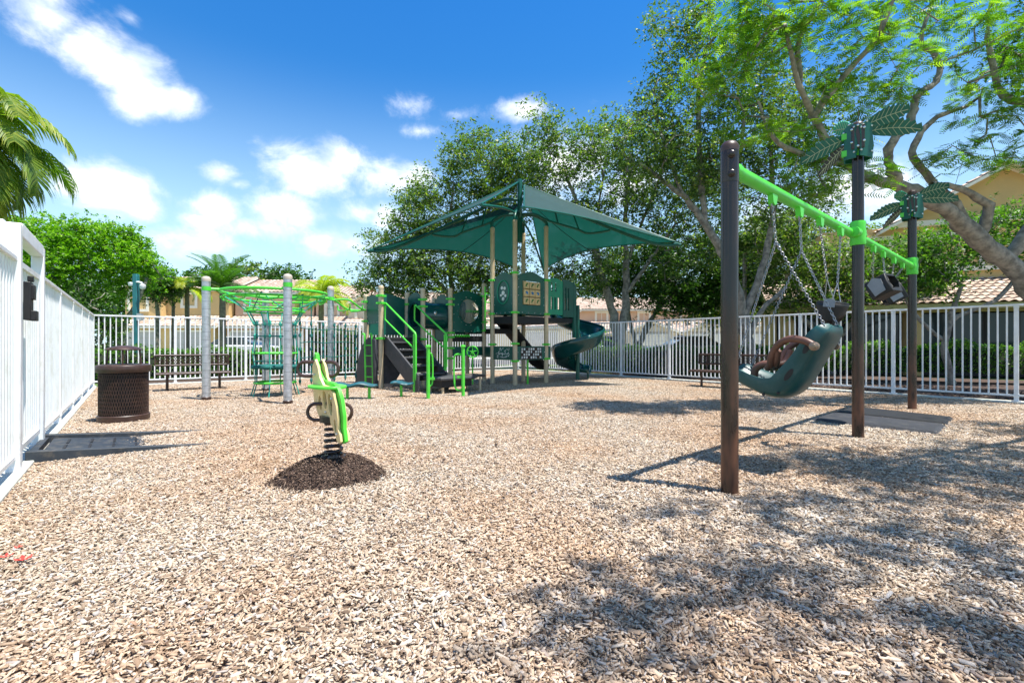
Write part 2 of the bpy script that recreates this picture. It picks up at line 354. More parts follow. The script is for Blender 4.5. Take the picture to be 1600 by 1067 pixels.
# ------------------------------------------------------------------ the yard's axes
U = Vector((-.615, .789, 0)); Vv = Vector((.789, .615, 0))
C0 = Vector((-10.6, 12.3, 0)); CK = C0 + Vv*13.75; PR = Vector((9.34, 8.99, 0))
KERB = .045
def sheet(name, pts, z, m, kind='structure'):
    b = MB(); b.add([(p[0], p[1], z) for p in pts], [tuple(range(len(pts)))]); o = b.build(name, m, smooth=False); tag(o, kind=kind); return o
# ground beyond: one large sheet of lawn
b = MB(); S = 420; n = 12
b.grid(lambda a, c: Vector(((a-.5)*2*S, (c-.5)*2*S + 100, -.03)), n, n); tag(b.build('ground', 'grass_ground', smooth=False), kind='structure')
YARD = [C0, CK, PR - U*20, C0 - U*25 + Vector((0,0,0))]
b = MB(); YC = [C0 - Vv*.02, CK, PR - U*20, C0 - U*21]
b.add([(p.x, p.y, -.004) for p in YC], [(3,2,1,0)]); tag(b.build('play_yard_ground', 'mulch_soil', smooth=False), kind='structure')
# road, pavement and the parking apron in front of the houses
RD = Vector((.996, .087, 0)); RN = Vector((-.087, .996, 0))
def strip(name, y0, y1, z, m, th=0):
    o = Vector((0, y0, 0)); q = [o - RD*90, o + RD*90, o + RD*90 + RN*(y1-y0), o - RD*90 + RN*(y1-y0)]
    if th:
        b = MB(); b.box((o + RN*(y1-y0)/2) + Vector((0,0,z-th/2)), (180, y1-y0, th), ax=(RD, RN, (0,0,1))); tag(b.build(name, m, smooth=False), kind='structure')
    else: sheet(name, q, z, m)
strip('road', 26.5, 33.5, -.026, 'asphalt'); strip('pavement', 33.9, 35.4, .06, 'concrete', .12); strip('driveway', 35.41, 41, -.018, 'concrete')
strip('kerb', 33.55, 33.88, .09, 'concrete', .14)
# low concrete kerbs under the fences
b = MB(); L = 21.
b.box(C0 - U*L/2 + Vector((0,0,KERB/2-.03)) + Vv*-.05, (L, .26, KERB+.06), ax=(U, Vv, (0,0,1))); tag(b.build('kerb', 'concrete', bevel=.01), kind='structure')
b = MB(); b.box((C0+CK)/2 + Vv*.15 + U*.08 + Vector((0,0,KERB/2-.03)), (13.4, .3, KERB+.06), ax=(Vv, U, (0,0,1))); tag(b.build('kerb', 'concrete', bevel=.01), kind='structure')
b = MB(); Lr = 26.; b.box(CK - U*Lr/2 + Vv*.08 + Vector((0,0,KERB/2-.03)), (Lr, .3, KERB+.06), ax=(U, Vv, (0,0,1))); tag(b.build('kerb', 'concrete', bevel=.01), kind='structure')
# planting bed beyond the right fence
b = MB(); q = [CK + Vv*.3 - U*4, CK + Vv*5.2 - U*4, CK + Vv*13 - U*26, CK + Vv*.3 - U*26]
b.add([(p.x, p.y, -.012) for p in q], [(3,2,1,0)]); tag(b.build('planting_bed', 'mulch_bed', smooth=False), kind='structure')
b = MB(); q = [C0 + U*.35 + Vv*.2, CK + U*.35, CK + U*2.2, C0 + U*2.2 + Vv*.2]
b.add([(p.x, p.y, -.014) for p in q], [(0,1,2,3)]); tag(b.build('planting_bed', 'mulch_bed', smooth=False), kind='structure')

# ------------------------------------------------------------------ wood chips: tiles of real chips
def chip_verts(n, size, rs, zr=(.002,.024), tilt=.32, area=None, lk=1.):
    Ls = (rs.gamma(4, .0049, n)*lk).clip(.007, .052); W = (Ls*rs.uniform(.22, .55, n)).clip(.004, .020); T = rs.uniform(.0015, .0055, n)
    yaw = rs.uniform(0, 2*PI, n); pitch = rs.normal(0, tilt, n); roll = rs.normal(0, tilt*1.2, n)
    cx = rs.uniform(-size/2, size/2, n) if area is None else area[0]; cy = rs.uniform(-size/2, size/2, n) if area is None else area[1]
    cz = rs.uniform(*zr, n) if area is None else area[2]
    base = np.array([[-1,-.8,-1],[1,-.6,-1],[.8,.7,-1],[-.9,.9,-1],[-.9,-.6,1],[.9,-.8,1],[1,.8,1],[-.7,.7,1]], float)
    P = base[None]*np.stack([Ls/2, W/2, T/2], 1)[:, None, :]
    P = P*(1 + rs.uniform(-.22, .22, P.shape))
    P[:, :, 2] += (P[:, :, 0]**2)*rs.normal(0, 7, n)[:, None]
    cr, sr = np.cos(roll)[:, None], np.sin(roll)[:, None]; y, z = P[:, :, 1]*cr - P[:, :, 2]*sr, P[:, :, 1]*sr + P[:, :, 2]*cr
    cp, sp_ = np.cos(pitch)[:, None], np.sin(pitch)[:, None]; x, z = P[:, :, 0]*cp + z*sp_, -P[:, :, 0]*sp_ + z*cp
    ca, sa = np.cos(yaw)[:, None], np.sin(yaw)[:, None]; x, y = x*ca - y*sa, x*sa + y*ca
    Vt = np.stack([x + cx[:, None], y + cy[:, None], z + cz[:, None]], 2).reshape(-1, 3)
    q = np.array([[4,5,6,7],[0,1,5,4],[1,2,6,5],[2,3,7,6],[3,0,4,7]])
    F = (q[None] + (np.arange(n)*8)[:, None, None]).reshape(-1, 4)
    return Vt, F, np.repeat(rs.uniform(0, 1, n), 5)
TILE = .6
cc_ = bpy.data.collections.new('chip_tiles')
for k in range(7):
    Vt, F, r_ = chip_verts(3600, TILE+.02, rng)
    cc_.objects.link(bpy.data.objects.new('chip_tile', fast_mesh('chip_tile', Vt, F, r_, 'chips')))
pts = []
for i in range(0, 24):
    for j in range(0, 36):
        p = C0 + Vv*(TILE*(i+.5)+.02) - U*(TILE*(j+.5))
        if i*TILE+TILE > 14.0: continue
        if p.y < .9 or abs(p.x) > 1.18*p.y + .9: continue
        if (p - C0).dot(U) > 0: continue
        pts.append(p)
me = bpy.data.meshes.new('wood_chips'); me.from_pydata([(p.x, p.y, rng.uniform(-.004, .004)) for p in pts], [], [])
a = me.attributes.new('rot', 'INT', 'POINT'); a.data.foreach_set('value', rng.integers(0, 4, len(pts)).astype(np.int32))
a = me.attributes.new('pick', 'INT', 'POINT'); a.data.foreach_set('value', rng.integers(0, 7, len(pts)).astype(np.int32))
chips = mesh_obj('wood_chips', me); tag(chips, 'sunlit beige and grey wood chips covering the whole play yard', 'wood chips', kind='stuff')
gt = bpy.data.node_groups.new('chip_scatter', 'GeometryNodeTree')
gt.interface.new_socket('Geometry', in_out='INPUT', socket_type='NodeSocketGeometry'); gt.interface.new_socket('Geometry', in_out='OUTPUT', socket_type='NodeSocketGeometry')
G_ = NT(gt); gi = G_.new('NodeGroupInput'); go = G_.new('NodeGroupOutput')
ci = G_.new('GeometryNodeCollectionInfo'); ci.inputs[0].default_value = cc_; ci.inputs[1].default_value = True; ci.inputs[2].default_value = True
iop = G_.new('GeometryNodeInstanceOnPoints'); iop.inputs['Pick Instance'].default_value = True
na = G_.new('GeometryNodeInputNamedAttribute', data_type='INT'); na.inputs[0].default_value = 'pick'
nr = G_.new('GeometryNodeInputNamedAttribute', data_type='INT'); nr.inputs[0].default_value = 'rot'
cx_ = G_.new('ShaderNodeCombineXYZ'); G_.link(G_.math('ADD', G_.math('MULTIPLY', nr.outputs[0], PI/2), math.atan2(Vv.y, Vv.x)), cx_.inputs[2])
G_.link(gi.outputs[0], iop.inputs['Points']); G_.link(ci.outputs[0], iop.inputs['Instance']); G_.link(na.outputs[0], iop.inputs['Instance Index']); G_.link(cx_.outputs[0], iop.inputs['Rotation'])
G_.link(iop.outputs[0], go.inputs[0])
md = chips.modifiers.new('scatter', 'NODES'); md.node_group = gt

# ------------------------------------------------------------------ fences
RAIL_Z, LOW_Z, TOP = 1.845, .16, 1.86
pk_mesh = MB().box((0,0,(RAIL_Z+LOW_Z)/2), (.025,.025,RAIL_Z-LOW_Z)).mesh('picket', 'white_paint', False)
def fence(name, label, P0, D, panels, step, npk, end_post=True, mid_rail=False):
    N = Vector((-D.y, D.x, 0)); ang = math.atan2(D.y, D.x)
    r = thing(name, label, 'fence', P0, ang); L = panels*step
    b = MB(); b.box((L/2,0,TOP-.02), (L+.05,.062,.04)); b.build('rail', 'white_paint', r, bevel=.006)
    b = MB(); b.box((L/2,0,LOW_Z), (L,.04,.035)); b.build('rail', 'white_paint', r)
    pm = MB().box((0,0,(RAIL_Z-.012)/2+KERB/2), (.062,.062,RAIL_Z-.012-KERB)).box((0,0,KERB+.008), (.12,.12,.016)).box((0,0,LOW_Z), (.072,.072,.05)).box((0,0,RAIL_Z-.045), (.070,.070,.03)).mesh('post', 'white_paint', False)
    for i in range(panels + (1 if end_post else 0)): mesh_obj('post', pm, r, (i*step,0,0))
    for i in range(panels):
        for k in range(npk):
            mesh_obj('picket', pk_mesh, r, (i*step + step*(k+1)/(npk+1), 0, 0))
    return r
fence('picket_fence', 'white metal picket fence across the back, behind bench and net climber', C0 + Vv*0, Vv, 8, 13.75/8, 14, False)
fence('picket_fence', 'long white picket fence running from spiral slide to right edge', CK - U*1.83*.0, -U, 12, 14.85/8, 14)
fence('picket_fence', 'white picket fence seen edge-on beside trash can, left of the yard', C0 - U*9.0, U, 5, 1.79, 14, False)
fence('picket_fence', 'short stretch of white fence nearest the camera, before the gate', C0 - U*10.36, -U, 2, 1.6, 13)
# gate and its portal
gp = C0 - U*9.68
r = thing('gate_portal', 'tall white square portal framing the gate at the left', 'gateway', gp)
for s in (-.68, .68):
    b = MB(gp); b.box(gp + U*s + Vector((0,0,1.08)) - Vv*.0, (.095,.10,2.12), ax=(U, Vv, (0,0,1))); b.build('post', 'white_paint', r, bevel=.008)
b = MB(gp); b.box(gp + Vector((0,0,2.10)), (1.25,.10,.12), ax=(U, Vv, (0,0,1))); b.build('header', 'white_paint', r, bevel=.008)
b = MB(gp); b.box(gp - U*.68 - Vv*.55 + Vector((0,0,2.0)), (.09,1.0,.32), ax=(U, Vv, (0,0,1))); b.build('side_header', 'white_paint', r, bevel=.008)
b = MB(gp); b.box(gp - U*.68 - Vv*1.1 + Vector((0,0,1.08)), (.09,.09,2.12), ax=(U, Vv, (0,0,1))); b.build('post', 'white_paint', r, bevel=.008)
r = thing('gate', 'white picket gate with black lock box, under the portal', 'gate', gp - U*.6, math.atan2(U.y, U.x))
for z in (1.82, .2): MB().box((.6,0,z), (1.18,.05,.05)).build('rail', 'white_paint', r)
for x in (.03, 1.17): MB().box((x,0,1.01), (.05,.05,1.56)).build('stile', 'white_paint', r)
gpm = MB().box((0,0,1.01), (.025,.025,1.56)).mesh('picket', 'white_paint', False)
for k in range(8): mesh_obj('picket', gpm, r, (.16+k*.126,0,0))
lb = MB().box((.17,-.06,1.50), (.15,.05,.34)).box((.17,-.09,1.58), (.12,.03,.13)).box((.17,-.075,1.70), (.06,.04,.05)).box((.17,-.095,1.37),(.14,.05,.09)).build('lock_box', 'black_rubber', r, bevel=.006)
# ================================================================== play equipment
E1 = Vector((.735,.678,0)); E2 = Vector((-.678,.735,0)); DS = -E2; ZUP = Vector((0,0,1))
H = Vector((.08,12.9,0)); J = H+E1*1.2; Gp = H+E2*.92; I = J+E2*.92
A = Vector((-3.23,12.0,0)); Cc = A+E1*1.2; A2 = A+E2*.8; B2 = A2+E1*1.2; E = Cc+E1*.88; Dd = E+E2*.8; F = E+E1*1.2; F2 = F+E2*.8
ps_off = Vector((-1., 13.2, 0)); PZ1, PZ2 = 1.28, 1.86
ps = thing('play_structure', 'large green climbing structure with tunnel, decks, stairs and spiral slide', 'play structure', ps_off)
def P(): return MB(ps_off)
def up(p, z): return Vector((p.x, p.y, z))
def clamp(pt, z, parent):
    b = P(); b.lathe([(.066,-.03),(.086,-.028),(.088,.028),(.066,.03)], up(pt, z), 14)
    for a in (0.4, 2.0, 3.6, 5.2): b.box(up(pt, z)+Vector((math.cos(a)*.10, math.sin(a)*.10, 0)), (.05,.035,.04), a)
    return b.build('clamp', 'lime', parent)
tops = {'H':(H,4.38),'J':(J,4.4),'G':(Gp,4.33),'I':(I,4.36),'A':(A,2.52),'A2':(A2,2.36),'B':(B2,2.5),'C':(Cc,2.55),'D':(Dd,2.4),'E':(E,2.62),'F':(F,2.85),'F2':(F2,2.7)}
for k, (p, zt) in tops.items():
    b = P(); b.tube([up(p,-.1), up(p,zt)], .062, 16); po = b.build('post', 'beige_post', ps)
    b = P(); b.lathe([(.066,-.05),(.068,0),(.05,.03),(0.005,.04)], up(p, zt), 16); b.build('cap', 'beige_post', po)
    zs = {'H':(3.0,1.95,1.12,.66),'J':(2.9,1.95,1.1,.7),'G':(2.88,1.95,1.1),'I':(1.9,),'A':(2.3,1.25,2.12),'A2':(2.2,1.7),'B':(2.2,),'C':(2.28,2.1,1.24),'D':(2.25,),'E':(2.35,2.2,1.42,1.3,1.0,.72),'F':(2.5,1.75,1.5),'F2':(2.1,)}[k]
    for z in zs: clamp(p, z, po)
def deck(corners, z, th=.16):
    b = P(); c = [up(p, 0) for p in corners]; n = 4
    b.add([up(p, z-th) for p in c]+[up(p, z) for p in c], [(3,2,1,0),(4,5,6,7)]+[(i,(i+1)%4,(i+1)%4+4,i+4) for i in range(4)])
    return b.build('deck', 'black_rubber', ps, bevel=.01)
deck([A,Cc,B2,A2], PZ1); deck([E,F,F2,Dd], PZ1+.06); deck([H,J,I,Gp], PZ2, .2)
deck([F, Gp+E1*.05, I-E1*.15, F2], 1.55, .14)
# ---- solid panels
def arch_top(w, h, k=.13, n=14):
    """panel outline with a scalloped hump at the top, x from -w/2 to w/2"""
    pts = [(-w/2, 0), (w/2, 0), (w/2, h-k)]
    for i in range(1, n):
        t = i/n; x = w/2 - w*t; s = .5-.5*math.cos(2*PI*t); pts.append((x, h-k+k*s**.8*(1 if .2 < t < .8 else 1)))
    pts.append((-w/2, h-k)); return pts
def circle(cx, cz, r, n=28, rz=None): return [(cx+r*math.cos(2*PI*i/n), cz+(rz or r)*math.sin(2*PI*i/n)) for i in range(n)]
def panel(p, q, z0, z1, holes=None, m='teal', inset=.075, name='panel', th=.025, flat=False, off=0., k=.13):
    d = (q-p); L = d.length; d = d.normalized(); N = Vector((d.y,-d.x,0)); o = up((p+q)/2, z0) + N*off; w_ = L-2*inset
    poly = [(-w_/2,0),(w_/2,0),(w_/2,z1-z0),(-w_/2,z1-z0)] if flat else arch_top(w_, z1-z0, k)
    b = P(); b.prism(poly, th, o, d, ZUP, holes); pn = b.build(name, m, ps, smooth=True, ang=30)
    return pn, o, d, N, w_
def bolts(o, d, N, w_, h, parent, nx=4, nz=5, m='steel', th=.016):
    b = P()
    for sx in (-1,1):
        for i in range(nz): b.lathe([(.013,0),(.012,.010),(.004,.014)], o+d*sx*(w_/2-.035)+ZUP*(.05+(h-.22)*i/(nz-1))+N*th, 8, N)
    for i in range(nx): b.lathe([(.013,0),(.012,.010),(.004,.014)], o+d*((i+.5)/nx-.5)*w_*.9+ZUP*.04+N*th, 8, N)
    tag(b.build('bolt', m, parent), kind='stuff')
# round-window panel between G and H, with a carved face of rings
pn, o, d, N, w_ = panel(Gp, H, 1.92, 3.06, [circle(0, .60, .22, 26, .30)])
bolts(o, d, N, w_, 1.1, pn)
b = P()
ring = [o+d*x+ZUP*z+N*.02 for x, z in circle(0,.60,.235,28,.315)]; b.tube(ring, .018, 6, True); b.build('window_ring', 'teal_light', pn)
b = P(); b.prism(circle(0,.60,.218,26,.298), .012, o, d, ZUP); b.build('window_disc', 'teal', pn)
b = P()
for (x,z,r_) in ((-.05,.72,.045),(.06,.70,.045),(0,.58,.06),(-.09,.52,.035),(.09,.50,.04),(0,.42,.05)): b.prism(circle(x,z,r_,10), .02, o+N*.008, d, ZUP)
b.build('carving', 'mark_white', pn)
# tic-tac-toe panel between H and J
Wp = .62; pn, o, d, N, w_ = panel(H, J, 1.92, 3.08, [[(-.33,.25),(.33,.25),(.33,.90),(-.33,.90)]])
bolts(o, d, N, w_, 1.1, pn)
for iz in range(3):
    for ix in range(3):
        c = o + d*((ix-1)*.215) + ZUP*(.36+iz*.213) + N*.0
        b = P(); b.box(c, (.195,.11,.195), ax=(d, N, ZUP)); bl = b.build('block', 'brass_panel', pn, bevel=.012)
        b = P()
        if iz == 1: b.prism([(-.055,.02),(-.01,.045),(.03,.03),(.055,-.01),(.02,-.045),(-.02,-.02)], .006, c+N*.057, d, ZUP)
        else: b.prism([(-.05,-.05),(-.03,.02),(.0,.05),(.05,.045),(.055,.02),(.02,.015),(.0,-.02),(-.02,-.05)], .006, c+N*.057, d, ZUP)
        b.build('mark', 'mark_blue' if iz == 1 else 'mark_green', bl)
for i in (-1,1):
    b = P(); b.tube([o+d*-.32+ZUP*(.466+.0+(i*.1065))+N*0, o+d*.32+ZUP*(.466+i*.1065)], .012, 6); b.build('rod', 'steel', pn)
# slotted brighter panel and entry hood of the spiral slide
SL = Vector((2.02, 14.95, 0))
K1 = J + E1*.78
slots = [[(x-.03,z0),(x+.03,z0),(x+.03,z1),(x-.03,z1)] for x in (-.2,-.06,.08,.22) for z0,z1 in ((.12,.46),(.62,.90))]
pn, o, d, N, w_ = panel(J, J+E1*.72, 1.95, 3.0, [[(-.17,.15),(-.10,.15),(-.10,.50),(-.17,.50)],[(-.03,.15),(.04,.15),(.04,.50),(-.03,.50)],[(.12,.15),(.19,.15),(.19,.50),(.12,.50)],[(-.17,.66),(-.10,.66),(-.10,.92),(-.17,.92)],[(.0,.66),(.07,.66),(.07,.92),(.0,.92)]], 'teal_light', .03, 'slotted_panel', k=.06)
b = P(); b.prism([(0,0),(.56,0),(.56,.82),(.50,.98),(.36,1.06),(0,1.10)], .05, up(J+E1*.70,1.9), E1, ZUP, [[(.08,.2),(.14,.2),(.14,.86),(.08,.86)],[(.20,.2),(.26,.2),(.26,.86),(.20,.86)]]); b.build('hood_panel', 'teal', ps, ang=30)
b = P(); q0 = K1+E1*.40
prof = [(0,0,1.30),(0,.0,2.78),(.02,0,2.86),(.09,0,2.93),(.0,0,0)]
b.grid(lambda s, t: up(q0 + E1*.10*math.sin(t*PI/2) + E2*(.95*s-.0), 0) + ZUP*(1.30 + 1.6*(1-math.cos(s*0))*0 + 1.60*t - .0), 2, 2)
b.v = []; b.f = []
hood = [(-.02,0),(.10,0),(.115,1.35),(.10,1.50),(.05,1.60),(-.02,1.64)]
b.prism(hood, .06, up(q0,1.30)+E2*.0, E1, ZUP); b.prism([(0,.55),(.95,.55),(.95,1.3),(.80,1.52),(.6,1.62),(.3,1.62),(.12,1.52),(0,1.3)], .05, up(q0,1.3)+E1*.09, E2, ZUP, [[(.14,.62),(.80,.62),(.80,1.28),(.70,1.42),(.24,1.42),(.14,1.28)]])
b.build('hood', 'teal', ps)
panel(I, I+E1*1.0, 1.95, 2.9, None, 'teal', .03, 'panel', k=.06)
b = P(); b.add([up(J,PZ2-.12),up(J+E1*1.15,PZ2-.12),up(I+E1*1.15,PZ2-.12),up(I,PZ2-.12),up(J,PZ2),up(J+E1*1.15,PZ2),up(I+E1*1.15,PZ2),up(I,PZ2)], [(3,2,1,0),(4,5,6,7),(0,1,5,4),(1,2,6,5),(2,3,7,6),(3,0,4,7)]); b.build('deck', 'black_rubber', ps)
panel(Gp, I, 1.92, 2.95, None, 'teal', k=.08)
# ---- bubble window panel between E and F
pn, o, d, N, w_ = panel(E, F, 1.44, 2.62, [circle(.02,.60,.34)]); bolts(o, d, N, w_, 1.12, pn)
b = P(); b.grid(lambda a, t: o+d*(.02+math.cos(2*PI*a)*.335*math.cos(t*PI/2)*1)+ZUP*(.60+math.sin(2*PI*a)*.335*math.cos(t*PI/2))+N*(.24*math.sin(t*PI/2)), 28, 8, True); b.build('bubble_window', 'bubble', pn)
b = P(); b.tube([o+d*x+ZUP*z+N*.02 for x, z in circle(.02,.60,.355,32)], .016, 6, True)
b.build('window_ring', 'teal', pn)
bb = P()
for i in range(14):
    a = 2*PI*i/14; bb.lathe([(.014,0),(.012,.012),(.003,.016)], o+d*(.02+math.cos(a)*.40)+ZUP*(.60+math.sin(a)*.40)+N*.013, 8, N)
tag(bb.build('bolt', 'steel', pn), kind='stuff')
# beads rail under the bubble panel
b = P(); b.tube([o+d*-.5+ZUP*-.10+N*.05, o+d*.05+ZUP*-.10+N*.05], .012, 8)
for i in range(6):
    b.lathe([(.0,-.035),(.035,-.02),(.04,0),(.035,.02),(.0,.035)], o+d*(-.42+i*.085)+ZUP*-.10+N*.05, 10, d, cap=False)
b.build('bead_rail', 'lime', ps)
# far side panels and end panels of the decks
panel(F2, Dd, 1.40, 2.5, None, k=.1); panel(A2, B2, 1.35, 2.45, None, k=.1)
# ---- tunnel between the two left decks
for (p, q) in ((Cc, B2), (E, Dd)):
    pn, o, d, N, w_ = panel(p, q, 1.22, 2.50, [circle(0,.66,.315)], inset=.02); bolts(o, d, N, w_, 1.2, pn)
m0 = (Cc+B2)/2; m1 = (E+Dd)/2; ax = (m1-m0).normalized()
b = P(); pr = [(.34,-.02)]
Lt = (m1-m0).length; n = 8
for i in range(n+1):
    h = Lt*i/n; pr.append((.36 if i % 2 else .345, h))
b.lathe(pr+[(.34,Lt+.02)], up(m0,1.88), 28, ax, cap=False)
tn = b.build('tunnel', 'teal_slide', ps); sm = tn.modifiers.new('thickness', 'SOLIDIFY'); sm.thickness = .02
b = P(); b.lathe([(.05,0),(.05,.01),(.0,.03)], up(m0+E1*.42,1.95)+DS*.355, 12, DS); b.build('bolt', 'steel', tn)
# upper left: A-A2 tall narrow panel and its mate near B
pn, o, d, N, w_ = panel(A2, A, 1.62, 2.34, None, 'teal', .06, 'panel', flat=True); bolts(o, d, N, w_, .8, pn)
pn, o, d, N, w_ = panel(A+E1*.22+E2*.02, A+E1*.50+E2*.02, 1.62, 2.42, None, 'teal', .01, 'panel', flat=False, k=.05) if False else (None,)*5
# ---- charcoal climbing slab under the left deck
b = P(); o = up((A+A2)/2, 0) - E1*.02
b.prism([(-.72,0),(.40,0),(.40,1.24),(-.12,1.24),(-.40,.95),(-.60,.5)], .10, up(A, 0)+E2*.45-E1*.10, -E2, ZUP); b.build('climbing_wall', 'charcoal', ps, bevel=.02)
b = P(); b.prism([(-.10,0),(.10,0),(.38,.4),(.34,1.1),(.10,1.22),(-.35,1.22),(-.35,.9),(-.22,.4)], .08, up(A,0)+E1*.20+E2*.06, E1, ZUP); b.build('brace_panel', 'charcoal', ps, bevel=.015)
# lime ladder left of post A
b = P(); lo = A - E1*.14 + E2*.05; LL = E2*.26
la = Vector((-3.69,12.18,0)); lb_ = Vector((-3.47,12.06,0))
for s in (la, lb_): b.tube(smooth_path([up(s,0)-E2*.06, up(s,.9)-E2*.02, up(s,1.26), up(s,1.36)+E2*.03, up(s,1.36)+E2*.12], 5), .024, 8)
for z in (.30,.56,.82,1.08): b.tube([up(la,z)-E2*.03, up(lb_,z)-E2*.03], .015, 8)
b.build('ladder', 'lime', ps)
# ---- stairs down to the transfer platform
sw = .80; z0, z1, nst = PZ1, .42, 5; run = 1.45
b0 = A + E1*.10
for s in (0, sw):
    b = P(); o = up(b0 + E1*s, 0)
    b.prism([(-.05,PZ1+.02),(-.05,.92),(.10,.85),(run-.05,.02),(run+.12,.02),(run+.12,.42),(.12,PZ1+.02)], .05, o, DS, ZUP); b.build('stringer', 'charcoal', ps, bevel=.01)
for i in range(nst):
    t = (i+.7)/nst; z = PZ1 - (PZ1-.36)*t; c = up(b0+E1*sw/2+DS*run*(t-.02), z)
    b = P(); b.box(c, (sw-.06,.27,.045), ax=(E1, DS, ZUP)); b.box(c+DS*-.125-ZUP*.08, (sw-.06,.02,.15), ax=(E1, DS, ZUP)); b.build('step', 'charcoal', ps, bevel=.008)
# platform at the foot
pc = b0 + E1*(.62) + DS*(run+.42)
b = P(); b.box(up(pc,.345), (.95,.72,.07), ax=(E1,DS,ZUP)); pf = b.build('transfer_platform', 'charcoal', ps, bevel=.02)
b = P(); b.box(up(pc,.235)-DS*.0, (.82,.6,.15), ax=(E1,DS,ZUP)); b.build('skirt', 'black_rubber', pf)
b = P(); b.box(up(pc,.37)+E1*.62+DS*.02, (.50,.50,.06), ax=(E1,DS,ZUP)); b.build('transfer_platform', 'dark_panel', ps, bevel=.02)
b = P()
for s in (-.35,.7):
    for q in (-.25,.25): b.tube([up(pc,-.05)+E1*s+DS*q, up(pc,.33)+E1*s+DS*q], .03, 10)
b.build('platform_legs', 'beige_post', ps)
# handrails: two lime loops
for s, zt, foot in ((-.02, 2.12, 0.0), (sw+.02, 2.12, .42)):
    o = b0 + E1*s
    a0 = up(o, zt)+DS*.06; e0 = up(o, 1.36)+DS*(run)
    b = P(); b.tube([up(o,1.72)+DS*.05, up(o,1.90)+DS*.04, a0, a0+DS*.03, e0, e0+DS*.03-ZUP*.05, up(o,.30 if foot == 0 else foot+.15)+DS*(run+.03)], .021, 10); hr = b.build('handrail', 'lime', ps)
    b = P(); b.tube([up(o,1.72)+DS*.05, up(o,1.02)+DS*(run-.07)], .019, 10); b.build('lower_rail', 'lime', hr)
    b = P(); b.tube([up(o,foot)+DS*(run-.03), up(o,1.34)+DS*(run-.03)], .036, 12); b.build('rail_post', 'lime', hr)
b = P(); b.tube([up(A,2.12), up(b0,2.12)+DS*.06], .019, 8); b.build('rail_tie', 'lime', ps)
# free-standing grab posts of the transfer station
for (x, y, zt, kx, loop) in ((-1.68, 9.75, 1.06, 1, False), (-1.03, 10.25, 1.06, -1, True)):
    g = thing('grab_post', 'lime grab post at the foot of the stairs, '+('with closed side loop, right of platform' if loop else 'thick plain one left of platform'), 'grab post', (x,y,0))
    b = MB((x,y,0)); b.tube([(x,y,-.1),(x,y,zt)], .037, 12); b.lathe([(.045,-.02),(.055,0),(.045,.03),(.0,.04)], (x,y,zt), 12); b.build('pole', 'lime', g)
    b = MB((x,y,0))
    if loop: b.tube(smooth_path([(x,y,.88),(x-.10,y+.03,.90),(x-.19,y+.05,.84),(x-.20,y+.05,.5),(x-.17,y+.05,.20),(x-.08,y+.03,.14),(x,y,.2)], 5), .02, 8)
    else: b.tube(smooth_path([(x,y,.94),(x+.06,y+.05,.9),(x+.08,y+.06,.7),(x+.07,y+.05,.32),(x,y,.28)], 5), .018, 8)
    b.build('grab_loop', 'lime', g)
    b = MB((x,y,0)); b.box((x+kx*.08,y+.02,.42), (.09,.05,.05)); b.build('clamp', 'lime', g)
# ---- lime vertical climber between F and G
b = P(); q = F + (Gp-F)*.45
for s in (-.10,.10): b.tube([up(q,1.5)+E1*s, up(q,2.75)+E1*s], .02, 8)
for z in (1.8,2.05,2.3,2.55): b.tube([up(q,z)-E1*.10, up(q,z)+E1*.10], .016, 8)
b.build('ladder', 'lime', ps)
# ---- low play panels
def low_panel(p, q, z0, z1, m='teal', holes=None, inset=.05): return panel(p, q, z0, z1, holes, m, inset, 'low_panel', flat=True, th=.03)
low_panel(E, F, .78, 1.04)
pn, o, d, N, w_ = low_panel(F-E2*.02, Gp, .74, 1.04, inset=.03)
pn, o, d, N, w_ = low_panel(Gp, H, .68, 1.05)
b = P()
for i in range(60):
    x = rng.uniform(-.28,.28); z = rng.uniform(.05,.32); a = rng.uniform(0,PI); b.box(o+d*x+ZUP*z+N*.018, (.035,.006,.012), ax=(d*math.cos(a)+ZUP*math.sin(a), N, -d*math.sin(a)+ZUP*math.cos(a)))
tag(b.build('relief', 'mark_white', pn), kind='stuff')
pn, o, d, N, w_ = low_panel(H, J, .68, 1.05); bolts(o, d, N, w_, .38, pn, 5, 2)
b = P()
for iz in range(4):
    for ix in range(9):
        if (ix*7+iz*5) % 4 != 1: b.box(o+d*(-.36+ix*.088)+ZUP*(.07+iz*.075)+N*.02, (.052,.012,.052) if (ix+iz) % 3 else (.03,.012,.06), ax=(d,N,ZUP))
tag(b.build('white_characters', 'mark_white', pn), kind='stuff')
b = P(); b.box(o+d*0+ZUP*.18+N*.014, (.82,.006,.33), ax=(d,N,ZUP)); b.build('dark_plate', 'brown_dark', pn)
b = P(); q = up(J,.86)+E1*.10; b.box(q, (.14,.03,.38), ax=(E1,E2,ZUP)); b.build('low_panel', 'teal', ps)
b = P(); q = (H+J)/2 + E1*-.1; b.tube([up(q,-.05)+E2*.03, up(q,.68)+E2*.03], .028, 10); b.build('support_post', 'lime', ps)
# wheel on its stub post
wc = Vector((-1.06, 13.05, .90)); b = P(); b.tube([(wc.x,wc.y+.04,-.05),(wc.x,wc.y+.04,.9)], .02, 8); wp = b.build('wheel_post', 'lime', ps)
b = P(); b.tube([wc+Vector((math.cos(a)*.15,0,math.sin(a)*.15)) for a in [2*PI*i/24 for i in range(24)]], .018, 8, True); 
for i in range(5):
    a = 2*PI*i/5+.3; b.tube([wc, wc+Vector((math.cos(a)*.15,0,math.sin(a)*.15))], .013, 6)
b.lathe([(.04,-.02),(.04,.02)], wc, 12, (0,1,0)); b.build('wheel', 'lime', ps)
